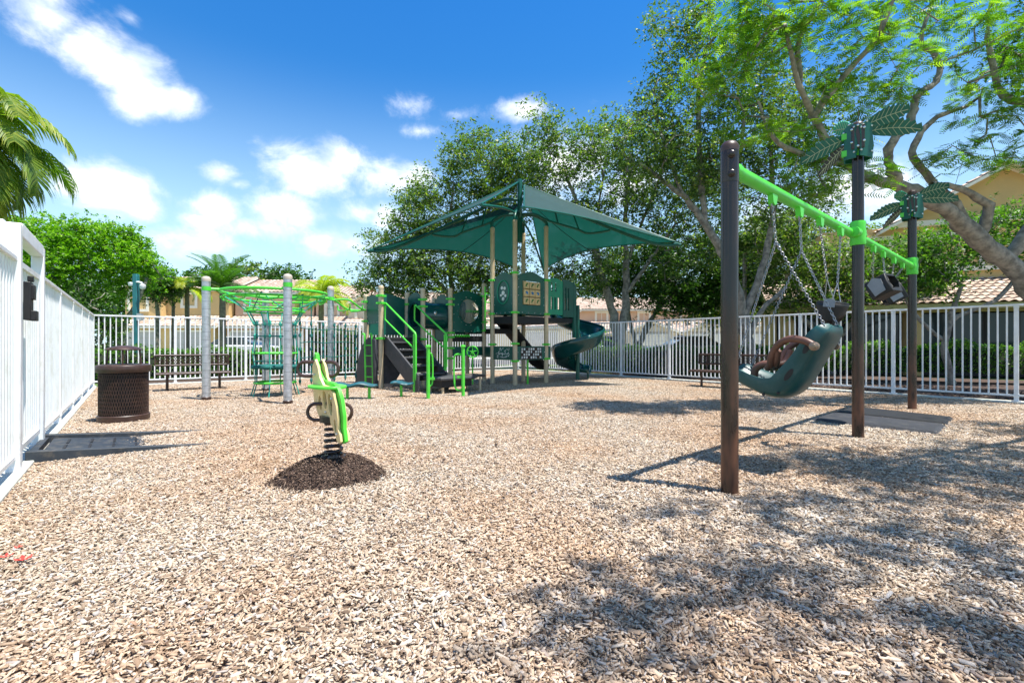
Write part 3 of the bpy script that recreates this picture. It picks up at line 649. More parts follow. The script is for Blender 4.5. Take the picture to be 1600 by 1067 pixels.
# ---- spiral slide: a deep chute winding once and a sixth round its pole
def spiral(s, t):
    ang = R(158 - 445*s); zc = 1.80 - 1.52*min(1, s*1.02); rI, rO = .10, .80
    ph = (t-.5)*2
    rr = rI + (rO-rI)*t
    wall = .36*max(0, (t-.76)/.24)**1.4 + .16*max(0, (.14-t)/.14)**1.5 - .06*(1-ph*ph)
    if s > .93: wall *= 1-(s-.93)/.07*.5
    return Vector((SL.x+math.cos(ang)*rr, SL.y+math.sin(ang)*rr, zc + wall))
b = P(); b.grid(spiral, 110, 22); sc = b.build('spiral_chute', 'teal_slide', ps, ang=60); sm = sc.modifiers.new('thickness', 'SOLIDIFY'); sm.thickness = .035
b = P(); b.tube([spiral(i/110, 1.0)+Vector((0,0,.0)) for i in range(111)], .028, 8); b.build('chute_rim', 'teal_slide', sc)
# run-out at the bottom and a flare at the top
b = P(); ea = R(158-445)
ex = Vector((SL.x,SL.y,0)); rad = Vector((math.cos(ea), math.sin(ea), 0)); tan = Vector((math.sin(ea), -math.cos(ea), 0))
def runout(s, t):
    p = spiral(1, t); return p + tan*(.32*s) - Vector((0,0,.03*s))
b.grid(runout, 5, 22); ro = b.build('run_out', 'teal_slide', sc); sm = ro.modifiers.new('thickness', 'SOLIDIFY'); sm.thickness = .035
b = P(); ta = R(158); st = I + E1*.95 + DS*.46
def entry(s, t):
    p = spiral(0, t); q = up(I+E1*1.12+DS*(.04+.84*(1-t)), PZ2 - .02 + .2*max(0,(abs(t-.5)*2-.8)/.2)); return q.lerp(p, s)
b.grid(entry, 8, 22); en = b.build('entry_chute', 'teal_slide', sc); sm = en.modifiers.new('thickness', 'SOLIDIFY'); sm.thickness = .035
b = P(); b.tube([(SL.x,SL.y,-.1),(SL.x,SL.y,2.3)], .06, 14); b.build('slide_pole', 'teal', ps)
b = P(); e_ = up(ex + rad*.45 + tan*.25, 0); b.tube([e_-ZUP*.05, e_+ZUP*.22], .03, 8); b.build('support_post', 'teal', ps)
# ---- straight dark slide on the far side, seen under the deck
b = P(); s0 = up(Gp+E1*.30+E2*.15, 1.82); s1 = Vector((.95, 15.35, .20)); sd = (s1-s0); wd = sd.cross(ZUP).normalized()
def sslide(s, t):
    p = s0.lerp(s1, s) + ZUP*(.18*(1-s)*s*0 + (.10*max(0,(s-.85)/.15)))
    return p + wd*(t-.5)*.62 + ZUP*(.16*(abs(t-.5)*2)**5)
b.grid(sslide, 16, 14); o_ = b.build('straight_slide', 'black_rubber', ps); sm = o_.modifiers.new('thickness', 'SOLIDIFY'); sm.thickness = .03
# ---- shade canopy: frame and two sails, part of the structure
AP = Vector((.22, 13.63, 5.66)); LT = Vector((-3.82,13.3,3.70)); RT = Vector((4.2,12.45,3.72)); NL = Vector((-.62,9.9,3.97)); NR = Vector((.24,9.75,3.86)); FL = Vector((.12,16.6,3.72)); FR = Vector((1.10,17.0,3.72))
APL = AP + Vector((-.03,0,0)); APR = AP + Vector((.12,0,-.10))
canopy = P(); canopy.tube([(AP.x,AP.y,3.95),(AP.x,AP.y,5.72)], .07, 14); canopy.build('canopy_mast', 'teal', ps)
def coons(a, b_, c, edge, n=14):
    """triangle a(apex) b_ c; outer edge b_-c bows inwards"""
    def f(s, t):
        e = b_.lerp(c, t); mid = 4*t*(1-t); e = e + (a-e)*(.16*mid) + Vector((0,0,-.02*mid))
        p = a.lerp(e, s); sag = -(.06+.26*mid)*s*(1-s); return p + Vector((0,0,sag))
    return f
for nm, ap, tip, near, far in (('left', APL, LT, NL, FL), ('right', APR, RT, NR, FR)):
    fa = Vector((.20,13.63,5.06)) if nm == 'left' else Vector((.50,13.65,5.10)); b = P(); b.grid(coons(ap, tip, near, .1), 12, 14); b.grid(coons(fa, tip, far, .1), 12, 14)
    s_ = b.build('sail', 'shade_cloth', ps, ang=60); s_['label'] = 'dark green knitted shade sail, '+nm+' wing'
    b = P()
    for q in (near, far):
        f = coons(ap if q is near else fa, tip, q, .1); b.tube([f(1, i/20) for i in range(21)], .018, 6); b.tube([f(i/12, 1) for i in range(13)], .016, 6)
    f = coons(ap, tip, near, .1); b.tube([f(i/12, 0) for i in range(13)], .02, 6); b.build('hem_cable', 'teal', s_)
    for q in (far,):
        b = P(); f = coons(fa, tip, q, .1); b.tube([f(i/12, .5) - Vector((0,0,.006)) for i in range(13)], .010, 4); b.build('seam', 'black_rubber', s_)
# arms: curved lime-less dark green tubes in truss pairs
def arm(tip, sgn):
    bse = Vector((AP.x, AP.y, 0)); dh = Vector((tip.x-AP.x, tip.y-AP.y, 0)); L_ = dh.length; dh.normalize()
    def q(t, z): return bse + dh*L_*t + ZUP*z
    b = P(); b.tube(smooth_path([q(.0,5.15), q(.12,5.12), q(.25,4.90), q(.475,4.44), q(.85,3.74), q(1.03,3.64)], 5), .042, 10); a_ = b.build('canopy_arm', 'teal', ps)
    b = P(); b.tube(smooth_path([q(.0,4.75), q(.10,4.72), q(.20,4.50), q(.385,4.22), q(.445,4.10), q(.52,4.09), q(.60,4.13)], 5), .03, 8)
    b.tube([q(.23,4.95), q(.26,4.42)], .026, 6); b.tube([q(.36,4.66), q(.40,4.19)], .022, 6); b.build('strut', 'teal', a_)
    b = P(); b.lathe([(.055,-.06),(.055,.06)], q(1.0,3.66), 10, dh); b.build('end_cap', 'teal', a_)
arm(LT, -1); arm(RT, 1); arm(Vector((-.2,9.9,4.0)), 0) if False else None
for a, c in ((H, -.1),(J,.2),(Gp,0),(I,.1)):
    b = P(); v = up(a,4.3); m_ = Vector((AP.x,AP.y,4.80)); b.tube(smooth_path([v, v+ZUP*.22, v.lerp(m_,.35)+ZUP*.22, m_+(v-m_)*.12], 5), .045, 10); b.build('canopy_bracket', 'teal', ps)
for tgt, z in ((NL, 3.97), (NR, 3.86), (FL,3.72), (FR,3.72)):
    d_ = Vector((tgt.x-AP.x, tgt.y-AP.y, 0)); b = P()
    b.tube(smooth_path([Vector((AP.x,AP.y,4.60)), Vector((AP.x,AP.y,4.62))+d_*.15, Vector((AP.x,AP.y,4.40))+d_*.5, tgt+Vector((0,0,-.03))], 5), .032, 8); b.build('canopy_arm', 'teal', ps)

# ================================================================== net climber
nc = thing('net_climber', 'round lime and rope net climber on four grey posts', 'net climber', (-5.05,10.4,0)); no = Vector((-5.05,10.4,0))
P1, P2_, P3, P4 = Vector((-6.01,9.56,0)), Vector((-4.13,8.96,0)), Vector((-4.36,11.7,0)), Vector((-5.8,11.45,0))
for p, zt in ((P1,2.36),(P2_,2.32),(P3,2.42),(P4,2.28)):
    b = MB(no); pr = [(.075,-.1)]
    z = 0
    b.lathe([(.075,-.1),(.075,zt)], p, 24); po = b.build('post', 'galv', nc)
    b = MB(no)
    while z < zt-.1: z += .15; b.lathe([(.0755,z-.004),(.0765,z),(.0755,z+.004)], p, 20, cap=False)
    tag(b.build('band', 'galv_dark', po), kind='stuff')
    b = MB(no); b.lathe([(.078,0),(.081,.04),(.076,.07),(.055,.095),(.02,.105)], up(p,zt-.02), 20); b.build('cap', 'cap_tan', po)
    b = MB(no); b.lathe([(.084,-.02),(.086,.07),(.078,.08)], p, 16); b.build('collar', 'brown_coat', po)
nCc = Vector((-5.06,10.4,0))
def ringpts(r, z, n=40, sq=1., tilt=0.): return [nCc+Vector((math.cos(2*PI*i/n)*r, math.sin(2*PI*i/n)*r*sq, z+tilt*math.sin(4*PI*i/n))) for i in range(n)]
for r_, z, t in ((1.03,2.20,.028),(.98,2.08,.022),(.58,1.80,.020),(.55,1.86,.016),(.44,.92,.018),(.40,.30,.024)):
    b = MB(no); b.tube(ringpts(r_, z), t, 10, True); b.build('ring', 'lime', nc)
b = MB(no)
for i in range(10):
    a = 2*PI*i/10; q = nCc+Vector((math.cos(a)*1.0, math.sin(a)*1.0, 0)); tg = Vector((-math.sin(a), math.cos(a), 0)); inn = Vector((-math.cos(a), -math.sin(a),0))
    b.tube(smooth_path([up(q,2.09)-tg*.20, up(q,2.02)-tg*.17+inn*.05, up(q,2.0)+inn*.07, up(q,2.02)+tg*.17+inn*.05, up(q,2.09)+tg*.20], 4), .016, 7)
b.build('hand_loops', 'lime', nc)
for p in (P1,P2_,P3,P4):
    d_ = (nCc-p).normalized(); q = nCc - d_*1.03
    b = MB(no); b.tube([up(p,2.20), up(q,2.20)], .028, 10); b.lathe([(.082,-.04),(.084,.04)], up(p,2.20), 14); b.build('bracket', 'lime', nc)
def rope(parent, pts, r_=.011, m='rope', knots=None, name='rope'):
    b = MB(no); b.tube(pts, r_, 6)
    for k in (knots or []): b.lathe([(.004,-.05),(.028,-.03),(.030,.02),(.012,.05)], k, 8)
    return b.build(name, m, parent)
for i in range(8):
    a = 2*PI*i/8+.2; o_ = Vector((math.cos(a), math.sin(a), 0))
    a2 = a+.55; o2 = Vector((math.cos(a2), math.sin(a2), 0)); a3 = a-.55; o3 = Vector((math.cos(a3), math.sin(a3), 0))
    rope(nc, [nCc+o_*1.0+ZUP*2.12, nCc+o2*.57+ZUP*1.82, nCc+o2*.42+ZUP*1.5], .009, 'rope_light')
    rope(nc, [nCc+o_*1.0+ZUP*2.12, nCc+o3*.57+ZUP*1.82], .009, 'rope')
    c1 = nCc+o_*.40
    rope(nc, [nCc+o_*.57+ZUP*1.82, c1+ZUP*1.5, c1+ZUP*1.3, c1+o_*.05+ZUP*.92, c1+ZUP*.6, c1+ZUP*.3, c1+o_*.08+ZUP*.02], .012, 'rope' if i % 2 else 'rope_light', [c1+ZUP*1.55, c1+ZUP*1.28, c1+ZUP*.62])
for z, r_ in ((1.52,.42),(1.28,.42),(.75,.42)):
    rope(nc, ringpts(r_, z, 20)+[ringpts(r_, z, 20)[0]], .010)
b = MB(no); prof = []
n = 16
b.grid(lambda a, t: nCc+Vector((math.cos(2*PI*a), math.sin(2*PI*a), 0))*(.02+(.42+.05*math.cos(2*PI*a*8))*min(t,1)) + ZUP*(.60 - (.03 if t < .5 else 0.)), 48, 8, True)
o_ = b.build('disc_seat', 'rope', nc); sm = o_.modifiers.new('thickness','SOLIDIFY'); sm.thickness = .07
# rope wall from the basket to the play structure
w0 = Vector((-4.62,10.6,0)); w1 = A2 - E1*.05 - Vector((.12,.12,0)); wall_pts = [w0.lerp(w1, t) for t in (0,.17,.36,.55,.75,.95)]
for i, q in enumerate(wall_pts):
    rope(nc, [up(q,2.0 if i < 2 else 1.62), up(q,.22)], .013, 'rope', [up(q, z) for z in (.3,.66,1.0,1.3,1.56)])
for z in (.5,.82,1.15,1.45): rope(nc, [up(q, z + .02*math.sin(k*2.3+z*5)) for k, q in enumerate(wall_pts)], .010, 'rope')
for s in (-1,1):
    b = MB(no); o_ = E2*.0 + Vector((-.22*s,.20*s,0))
    b.tube(smooth_path([up(P3,2.16)+o_*.3, up(P3.lerp(A2,.3),2.18)+o_, up(P3.lerp(A2,.65),2.0)+o_, up(A2,1.98)], 5), .022, 8); b.build('overhead_rail', 'lime', nc)
for t in (.35,.7):
    b = MB(no); q = up(P3.lerp(A2,t),2.08); o_ = Vector((-.22,.20,0)); b.tube(smooth_path([q-o_, q-o_*.8-ZUP*.13, q+o_*.8-ZUP*.13, q+o_], 4), .018, 7); b.build('rung', 'lime', nc)

# ================================================================== wavy stepping pods
for nm, x0, x1, y, legs in (('long wavy teal balance beam on two lime legs, behind the spring rider', -3.62,-2.70,9.75,(-3.3,-2.86)), ('short teal stepping pod on one lime leg, left of the stairs', -2.52,-2.05,10.1,(-2.30,))):
    r = thing('balance_pod', nm, 'balance pod', (legs[0],y,0), 0, 'teal balance pods')
    b = MB((legs[0],y,0)); L_ = x1-x0
    def top(s, t, x0=x0, L_=L_, y=y):
        x = x0 + L_*s; e = math.sin(PI*s)**.25 if 0 < s < 1 else 0
        a = 2*PI*t; return Vector((x, y+math.cos(a)*(.15+.02*math.sin(s*14))*(.35+.65*e), .30+.022*math.sin(s*L_*13)+math.sin(a)*.042*(.5+.5*e)))
    b.grid(top, 30, 13); b.add([top(0,t/12) for t in range(12)], [tuple(range(12))]); b.add([top(1,t/12) for t in range(12)], [tuple(range(12))[::-1]]); b.build('tread', 'rope' if False else 'mat_teal', r)
    for lx in legs:
        b = MB((legs[0],y,0)); b.lathe([(.05,-.05),(.05,.01),(.03,.03),(.028,.27),(.05,.29)], (lx,y,0), 12); b.build('leg', 'lime', r)

# ================================================================== spring rider
SR = Vector((-1.50,4.03,0)); sr = thing('spring_rider', 'lime and beige spring rider with brown handles on a dark mound', 'spring rider', SR)
def S(): return MB(SR)
def dome(r_): t = min(1, r_/.41); return .175*(1-t**2.4)**.9
def wob(a): return 1+.06*np.sin(a*2+.7)+.045*np.sin(a*5+2)+.03*np.sin(a*9)
b = S(); b.grid(lambda a, t: SR+Vector((math.cos(2*PI*a)*t*.41*wob(2*PI*a), math.sin(2*PI*a)*t*.41*wob(2*PI*a), dome(t*.41)-.012)), 40, 12, True); mound = b.build('mound', 'mulch_bed', sr)
n = 7400; aa = rng.uniform(0,2*PI,n); rr = .415*np.sqrt(rng.uniform(0,1,n))*rng.normal(1,.02,n); tt = np.clip(rr/.41,0,1)
rr[6500:] = .41*(1+np.abs(rng.normal(0,.08,n-6500))); tt = np.clip(rr/.41,0,1); zz = .012+.175*(1-tt**2.4)**.9 + rng.uniform(-.004,.016,n); rr = rr*wob(aa)
Vt, Fc, r_ = chip_verts(n, 0, rng, tilt=.6, lk=.62, area=(rr*np.cos(aa), rr*np.sin(aa), zz))
cm_ = mesh_obj('mound_chips', fast_mesh('mound_chips', Vt, Fc, r_, 'mound_chips'), mound); tag(cm_, kind='stuff')
b = S(); b.tube([SR+Vector((.02+math.cos(a)*.068*(1 - .02*a/6.28), math.sin(a)*.068, .20 + .047*a/(2*PI))) for a in [i*.30 for i in range(int(2*PI*6/.30))]], .0135, 8); b.build('spring', 'brown_dark', sr)
b = S(); b.lathe([(.10,.0),(.10,.03),(.03,.035)], SR+Vector((.02,0,.165)), 16); b.build('mount', 'brown_dark', sr); b = S(); b.lathe([(.09,0),(.09,.05)], SR+Vector((.0,0,.475)), 16); b.build('mount', 'brown_dark', sr)
rd = Vector((.72,-.70,0)).normalized(); rn = Vector((rd.y,-rd.x,0)).normalized()   # rn points towards the camera's left
if rn.x > 0: rn = -rn
so_ = SR + Vector((.045,0,0)); LZ = Vector((-.10,0,1))
body_o = [(-.21,.62),(-.20,.80),(-.17,.93),(-.10,.99),(-.06,.93),(-.04,.84),(.02,.78),(.12,.775),(.20,.73),(.235,.62),(.24,.52),(.225,.44),(.25,.40),(.255,.345),(.22,.325),(.18,.345),(.15,.42),(.07,.50),(-.03,.50),(-.13,.50)]
holes = [circle(.02,.66,.035,10,.075), circle(.11,.63,.033,10,.09), circle(-.07,.63,.03,10,.06), circle(.16,.46,.02,8,.06)]
for s in (-1,1):
    b = S(); b.prism([(x*.90,z) for x, z in body_o], .020, so_+rn*.031*s, rd, LZ, holes); sp_o = b.build('side_panel', 'beige_panel', sr, ang=30); b = S()
    for (x,z) in ((-.14,.60),(-.12,.86),(.02,.56),(.15,.68),(.18,.40)): b.lathe([(.012,0),(.011,.008),(.003,.012)], so_+rn*s*.041+rd*x+LZ*z, 8, rn*s)
    tag(b.build('bolt', 'steel', sp_o), kind='stuff')
green = [(-.235,.74),(-.225,.90),(-.19,1.00),(-.155,1.045),(-.13,1.03),(-.12,.90),(-.06,.82),(.06,.81),(.17,.80),(.235,.76),(.275,.68),(.285,.55),(.265,.45),(.272,.40),(.27,.345),(.23,.325),(.20,.36),(.19,.48),(.12,.70),(-.10,.70)]
b = S(); b.prism([(x*.92,z) for x, z in green], .028, so_, rd, LZ); b.build('centre_plate', 'lime', sr, ang=30)
b = S(); b.prism([(x*.14+.0, y*.20) for x, y in circle(0,0,1,20)], .022, so_+LZ*.765+rd*.0, rn, rd); b.build('seat', 'lime', sr, bevel=.005)
def stadium(c, w, h, X, Y, r_, k=10):
    pts = []
    for sgn in (1,-1):
        for i in range(k+1):
            a = -PI/2+PI*i/k if sgn == 1 else PI/2+PI*i/k
            pts.append(c + X*(sgn*(w/2-h/2)+math.cos(a)*h/2) + Y*math.sin(a)*h/2)
    return pts
HX = Vector((.97,-.08,0.0)).normalized()
b = S(); b.tube(stadium(so_ + rd*-.14 + LZ*.905, .36, .12, HX, Vector((.0,0,1)), .014), .0145, 8, True); b.build('handlebar', 'brown_coat', sr)
b = S(); b.tube(stadium(so_ + rd*.0 + LZ*.555, .38, .135, HX, Vector((.05,0,1)), .014), .0145, 8, True); b.build('foot_rest', 'brown_coat', sr)

# ================================================================== swing set
S1, S2, S3 = Vector((1.615,3.61,0)), Vector((4.09,5.75,0)), Vector((6.73,8.18,0)); SO = S2
sw_ = thing('swing_set', 'swing frame of dark brown posts with lime beam and palm leaf plates', 'swing set', SO)
def W(): return MB(SO)
bd = (S3-S1).normalized(); bn = Vector((-bd.y, bd.x, 0)); BZ = 2.42
for p, zt in ((S1,2.58),(S2,3.70),(S3,3.66)):
    b = W(); b.tube([up(p,-.1), up(p,zt)], .061, 28); po = b.build('post', 'swing_post', sw_)
    b = W(); b.lathe([(.064,-.05),(.066,-.005),(.060,.012),(.046,.03),(.02,.042),(0.001,.044)], up(p,zt), 24); b.build('cap', 'brown_coat', po)
    if p is S1:
        for z in (2.36,2.50):
            c = up(p,z) + Vector((-.20,-.98,0)).normalized()*.060; ax_ = Vector((-.20,-.98,0)).normalized()
            b = W(); b.lathe([(.028,-.01),(.028,.012),(.022,.016),(.021,.03),(.012,.036)], c, 12, ax_); b.build('bolt', 'brown_dark', po)
        b = W(); b.lathe([(.063,-.12),(.0645,-.11),(.0645,.11),(.063,.12)], up(p,2.43), 28); b.build('sleeve', 'swing_post', po)
b = W(); b.tube([up(S1,BZ)+bd*.05, up(S3,BZ)-bd*.05], .049, 24); beam = b.build('beam', 'lime', sw_)
for p in (S2,S3):
    b = W(); b.lathe([(.075,-.14),(.082,-.12),(.078,-.06),(.086,0),(.078,.06),(.082,.12),(.075,.14)], up(p,BZ), 20); b.lathe([(.055,-.17),(.062,-.12),(.058,.12),(.055,.17)], up(p,BZ), 16, bd); b.build('collar', 'lime', sw_)
b = W(); b.lathe([(.052,-.05),(.060,0),(.052,.05)], up(S1,BZ)+bd*.10, 16, bd); b.build('collar', 'lime', sw_)
# positions of hangers along each bay
HG = [S1.lerp(S2,t) for t in (.24,.43,.60,.80)] + [S2.lerp(S3,t) for t in (.22,.38,.58,.76)]
for q in HG:
    b = W(); b.prism([(-.055,.0),(-.035,-.075),(0,-.092),(.035,-.075),(.055,0)], .045, up(q,BZ-.04), bd, ZUP); hg = b.build('hanger', 'lime', sw_)
    b = W(); b.tube([up(q,BZ-.12)+bd*.02*math.cos(a)+ZUP*.025*math.sin(a) for a in [2*PI*i/12 for i in range(12)]], .007, 6, True); b.build('eye', 'chain_steel', hg)
# palm leaf plates
def palm_leaf(c, X, Y, L_, W_, parent, m='teal', droop=.0):
    """serrated leaf from c along X"""
    n = 9; upn = []; lo = []
    for i in range(n):
        t = i/n; w_ = W_*math.sin(PI*(t*.85+.12))**.8; upn += [(t*L_, w_*.86 - droop*t*t), ((t+.085)*L_, w_*1.04 - droop*t*t)]; lo += [(t*L_, -w_*.86 - droop*t*t), ((t+.085)*L_, -w_*1.04 - droop*t*t)]
    poly = upn + [(L_, -droop)] + lo[::-1]
    N = X.cross(Y).normalized(); b = W(); b.prism(poly, .016, c, X, Y); lf = b.build('palm_leaf', m, parent, ang=20)
    b = W()
    for s in (-1,1):
        b.tube([c+X*t*L_*.96+Y*(-droop*t*t)+N*.010*s for t in [i/8 for i in range(9)]], .004, 4)
        for i in range(1,8):
            t = i/9; w_ = W_*math.sin(PI*(t*.85+.12))**.8*.82
            for q in (-1,1): b.tube([c+X*t*L_+Y*(-droop*t*t)+N*.010*s, c+X*(t+.10)*L_+Y*(q*w_-droop*(t+.1)**2)+N*.010*s], .003, 4)
    b.build('vein', 'vein', lf); return lf
rt = Vector((.97,-.24,0)).normalized()     # roughly facing the camera
for p, zc, k in ((S2,3.50,1.),(S3,3.42,.98)):
    toC = Vector((-p.x,-p.y,0)).normalized(); rgt = Vector((-toC.y, toC.x, 0)); rgt = rgt if rgt.x > 0 else -rgt
    pl = []
    for ang_, nm in ((40,'a'),(-40,'b'),(140,'c'),(220,'d')):
        a = math.atan2(toC.y, toC.x)+R(ang_); d_ = Vector((math.cos(a), math.sin(a), 0)); t_ = Vector((-d_.y, d_.x, 0))
        b = W(); b.prism([(-.08,-.20),(.07,-.22),(.09,-.08),(.07,.08),(.085,.16),(0,.20),(-.085,.15),(-.07,0)], .018, up(p,zc)+d_*.118, t_, ZUP); q = b.build('leaf_bracket', 'teal', sw_)
        b = W()
        for (x,z) in ((-.07,-.14),(.06,-.15),(-.07,.12),(.06,.14),(0,.19)): b.lathe([(.013,0),(.012,.01),(.003,.014)], up(p,zc)+d_*.127+t_*x+ZUP*z, 8, d_)
        tag(b.build('bolt', 'steel', q), kind='stuff')
    b = W(); b.box(up(p,zc+.02)+toC*.128, (.13,.02,.28), ax=(rgt,toC,ZUP)); q = b.build('leaf_bracket', 'brown_dark', sw_, bevel=.01)
    b = W()
    for (x,z) in ((0,-.11),(0,.13),(-.06,.09),(.06,.09),(-.06,-.06),(.06,-.06)): b.lathe([(.014,0),(.013,.012),(.003,.016)], up(p,zc+.02)+toC*.138+rgt*x+ZUP*z, 8, toC)
    tag(b.build('bolt', 'steel', q), kind='stuff')
    for z in (-.13,.07):
        b = W(); b.lathe([(.07,-.04),(.095,-.03),(.097,.03),(.07,.04)], up(p,zc+z), 18); b.box(up(p,zc+z)-rgt*.11+toC*.05, (.10,.05,.07), ax=(rgt,toC,ZUP)); b.build('clamp', 'lime', sw_)
    up1 = (ZUP*.96+toC*.28).normalized()
    palm_leaf(up(p,zc+.10)+rgt*.10, (rgt*.95+ZUP*.10-toC*.1).normalized(), up1, .50*k, .10, sw_, droop=.12)
    palm_leaf(up(p,zc+.18)+rgt*.08, (rgt*.90+ZUP*.26+toC*.2).normalized(), up1, .42*k, .10, sw_, droop=.06)
    palm_leaf(up(p,zc+.06)-rgt*.12, (-rgt*.92-ZUP*.20+toC*.15).normalized(), up1, .48*k, .10, sw_, droop=.10)
    palm_leaf(up(p,zc-.02)-rgt*.12, (-rgt*.72-ZUP*.50-toC*.4).normalized(), up1, .38*k, .08, sw_, 'charcoal', droop=.05)
    palm_leaf(up(p,zc+.16)-rgt*.04, (-rgt*.62+ZUP*.42-toC*.4).normalized(), up1, .28*k, .09, sw_, 'teal_light', droop=.05)
# ---- chains
def chain(parent, a, b_, off, name='chain', link=.034, wire=.0034):
    a = Vector(a); b_ = Vector(b_); d = b_-a; L_ = d.length; n = max(2, int(L_/(link*.72))); d.normalize(); X, Y = frame_of(d); mb = MB(off)
    for i in range(n):
        c = a + d*L_*(i+.5)/n; s = X if i % 2 else Y; h = L_/n*1.32/2; w_ = .0095
        mb.tube([c+d*(h-w_)+s*w_, c+d*h, c+d*(h-w_)-s*w_, c-d*(h-w_)-s*w_, c-d*h, c-d*(h-w_)+s*w_], wire, 5, True)
    return mb.build(name, 'chain_steel', parent)
# ---- big moulded swing seat, leaning back
mid = S1.lerp(S2, .335); AX = Vector((-.655,.756,0)).normalized(); WD = bd
ao = up(mid, .6); asw = thing('adaptive_swing', 'big teal moulded swing seat with brown safety harness, nearest swing', 'swing', ao)
def Q(): return MB(ao)
def qp(k, z, wv=0.): return mid + AX*k + WD*wv + ZUP*z
# spine of the shell: foot lip -> seat -> back -> head, (along, height, half width, thickness)
spine = [(.47,.90,.17,.035),(.44,.875,.21,.055),(.34,.815,.235,.075),(.20,.755,.245,.085),(.08,.725,.25,.10),(-.02,.745,.25,.115),(-.10,.83,.25,.115),(-.18,.95,.25,.10),(-.25,1.07,.25,.09),(-.31,1.17,.24,.085),(-.355,1.235,.215,.065),(-.38,1.268,.15,.03)]
sp2 = smooth_path([(a,b_,0) for a,b_,_,_ in spine], 4); sw2 = smooth_path([(c,d_,0) for _,_,c,d_ in spine], 4); NS = len(sp2)
def shell(s, t):
    i = min(NS-1, int(round(s*(NS-1)))); c = sp2[i]; hw, th = sw2[i].x, sw2[i].y
    i2 = min(NS-1, i+1); i1 = max(0, i-1); tx, tz = sp2[i2].x-sp2[i1].x, sp2[i2].y-sp2[i1].y; l = math.hypot(tx, tz); nx, nz = -tz/l, tx/l   # normal pointing ...
    if nz > 0 and s < .45 or nx > 0 and s >= .45: pass
    nx, nz = -nx, -nz          # towards the sitter
    if (nx*0.5 + nz*1.0) < 0: nx, nz = -nx, -nz
    a = 2*PI*t; ca, sa = math.cos(a), math.sin(a); e = .55
    wv = hw*math.copysign(abs(ca)**e, ca); n_ = th*math.copysign(abs(sa)**e, sa)*.55
    if sa > 0: n_ = n_ - th*.95*math.exp(-(wv/(hw*.62))**4)*1.0 + th*.75*(abs(wv)/hw)**4
    else: n_ = n_ - th*.30*(1-(wv/hw)**2)
    return qp(c.x + nx*n_, c.y + nz*n_, wv)
b = Q(); b.grid(lambda t, s: shell(s, t), 36, NS, True)
b.add([shell(0, t/36) for t in range(36)], [tuple(range(36))]); b.add([shell(1, t/36) for t in range(36)], [tuple(range(36))[::-1]])
b.build('shell', 'teal_seat', asw, ang=60)
b = Q()
for sgn in (-1,1):
    for k, z, r1 in ((.03,.80,.030),(-.22,1.02,.034)):
        pass
for (k,z) in ((-.02,.70),(.10,.68)):
    b.lathe([(.013,0),(.012,.008),(.003,.012)], qp(k,z,-.252), 8, -WD)
for k, z, l, an in ((-.10,.86,.06,1.0),(-.24,1.09,.06,1.05),(.40,.84,.045,.3)):
    dd = AX*-math.cos(an)+ZUP*math.sin(an); nn2 = AX*math.sin(an)+ZUP*math.cos(an); b.prism([(x*l,y*.022) for x, y in circle(0,0,1,14)], .02, qp(k,z,-.243), dd, nn2)  # flat black ovals paint the dark inside the shell's side recesses
tag(b.build('recess_dark', 'black_rubber', asw), kind='stuff')
# harness: curved padded bar hinged near the head, curling over the lap
for wv in (-.17,.17):
    b = Q(); pth = smooth_path([qp(-.30,1.10,wv*1.55), qp(-.22,1.145,wv*1.5), qp(-.10,1.16,wv*1.3), qp(.02,1.10,wv), qp(.08,1.0,wv*.8), qp(.10,.93,wv*.6), qp(.14,.90,wv*.35)], 5)
    b.tube(pth, [.030]*len(pth), 12); b.build('harness_arm', 'brown_harness', asw)
    b = Q(); b.lathe([(.034,-.02),(.036,.02),(.026,.028),(.001,.03)], qp(-.30,1.10,wv*1.62), 16, WD*math.copysign(1,wv)); b.lathe([(.022,.03),(.02,.04),(.001,.044)], qp(-.30,1.10,wv*1.62), 12, WD*math.copysign(1,wv)); b.build('hinge', 'steel_brown', asw)
b = Q(); pth = smooth_path([qp(.02,1.06,-.15), qp(.05,.95,-.10), qp(.10,.93,0), qp(.05,.95,.10), qp(.02,1.06,.15)], 5); b.tube(pth, .028, 12)
pth = smooth_path([qp(.10,.93,0), qp(.20,.93,0), qp(.27,.88,0), qp(.28,.80,0)], 5); b.tube(pth, [.034]*len(pth), 12); b.build('harness_strap', 'brown_harness', asw)
for q, wv in ((HG[0],-.20),(HG[1],.20)):
    t0 = up(q, BZ-.13); sp_ = up(q, 1.98) + AX*-.02 + (mid-q)*.05
    chain(asw, t0, sp_, ao); chain(asw, sp_, qp(-.36,1.24,wv*.9), ao); chain(asw, sp_, qp(.38,.90,wv*.9), ao)
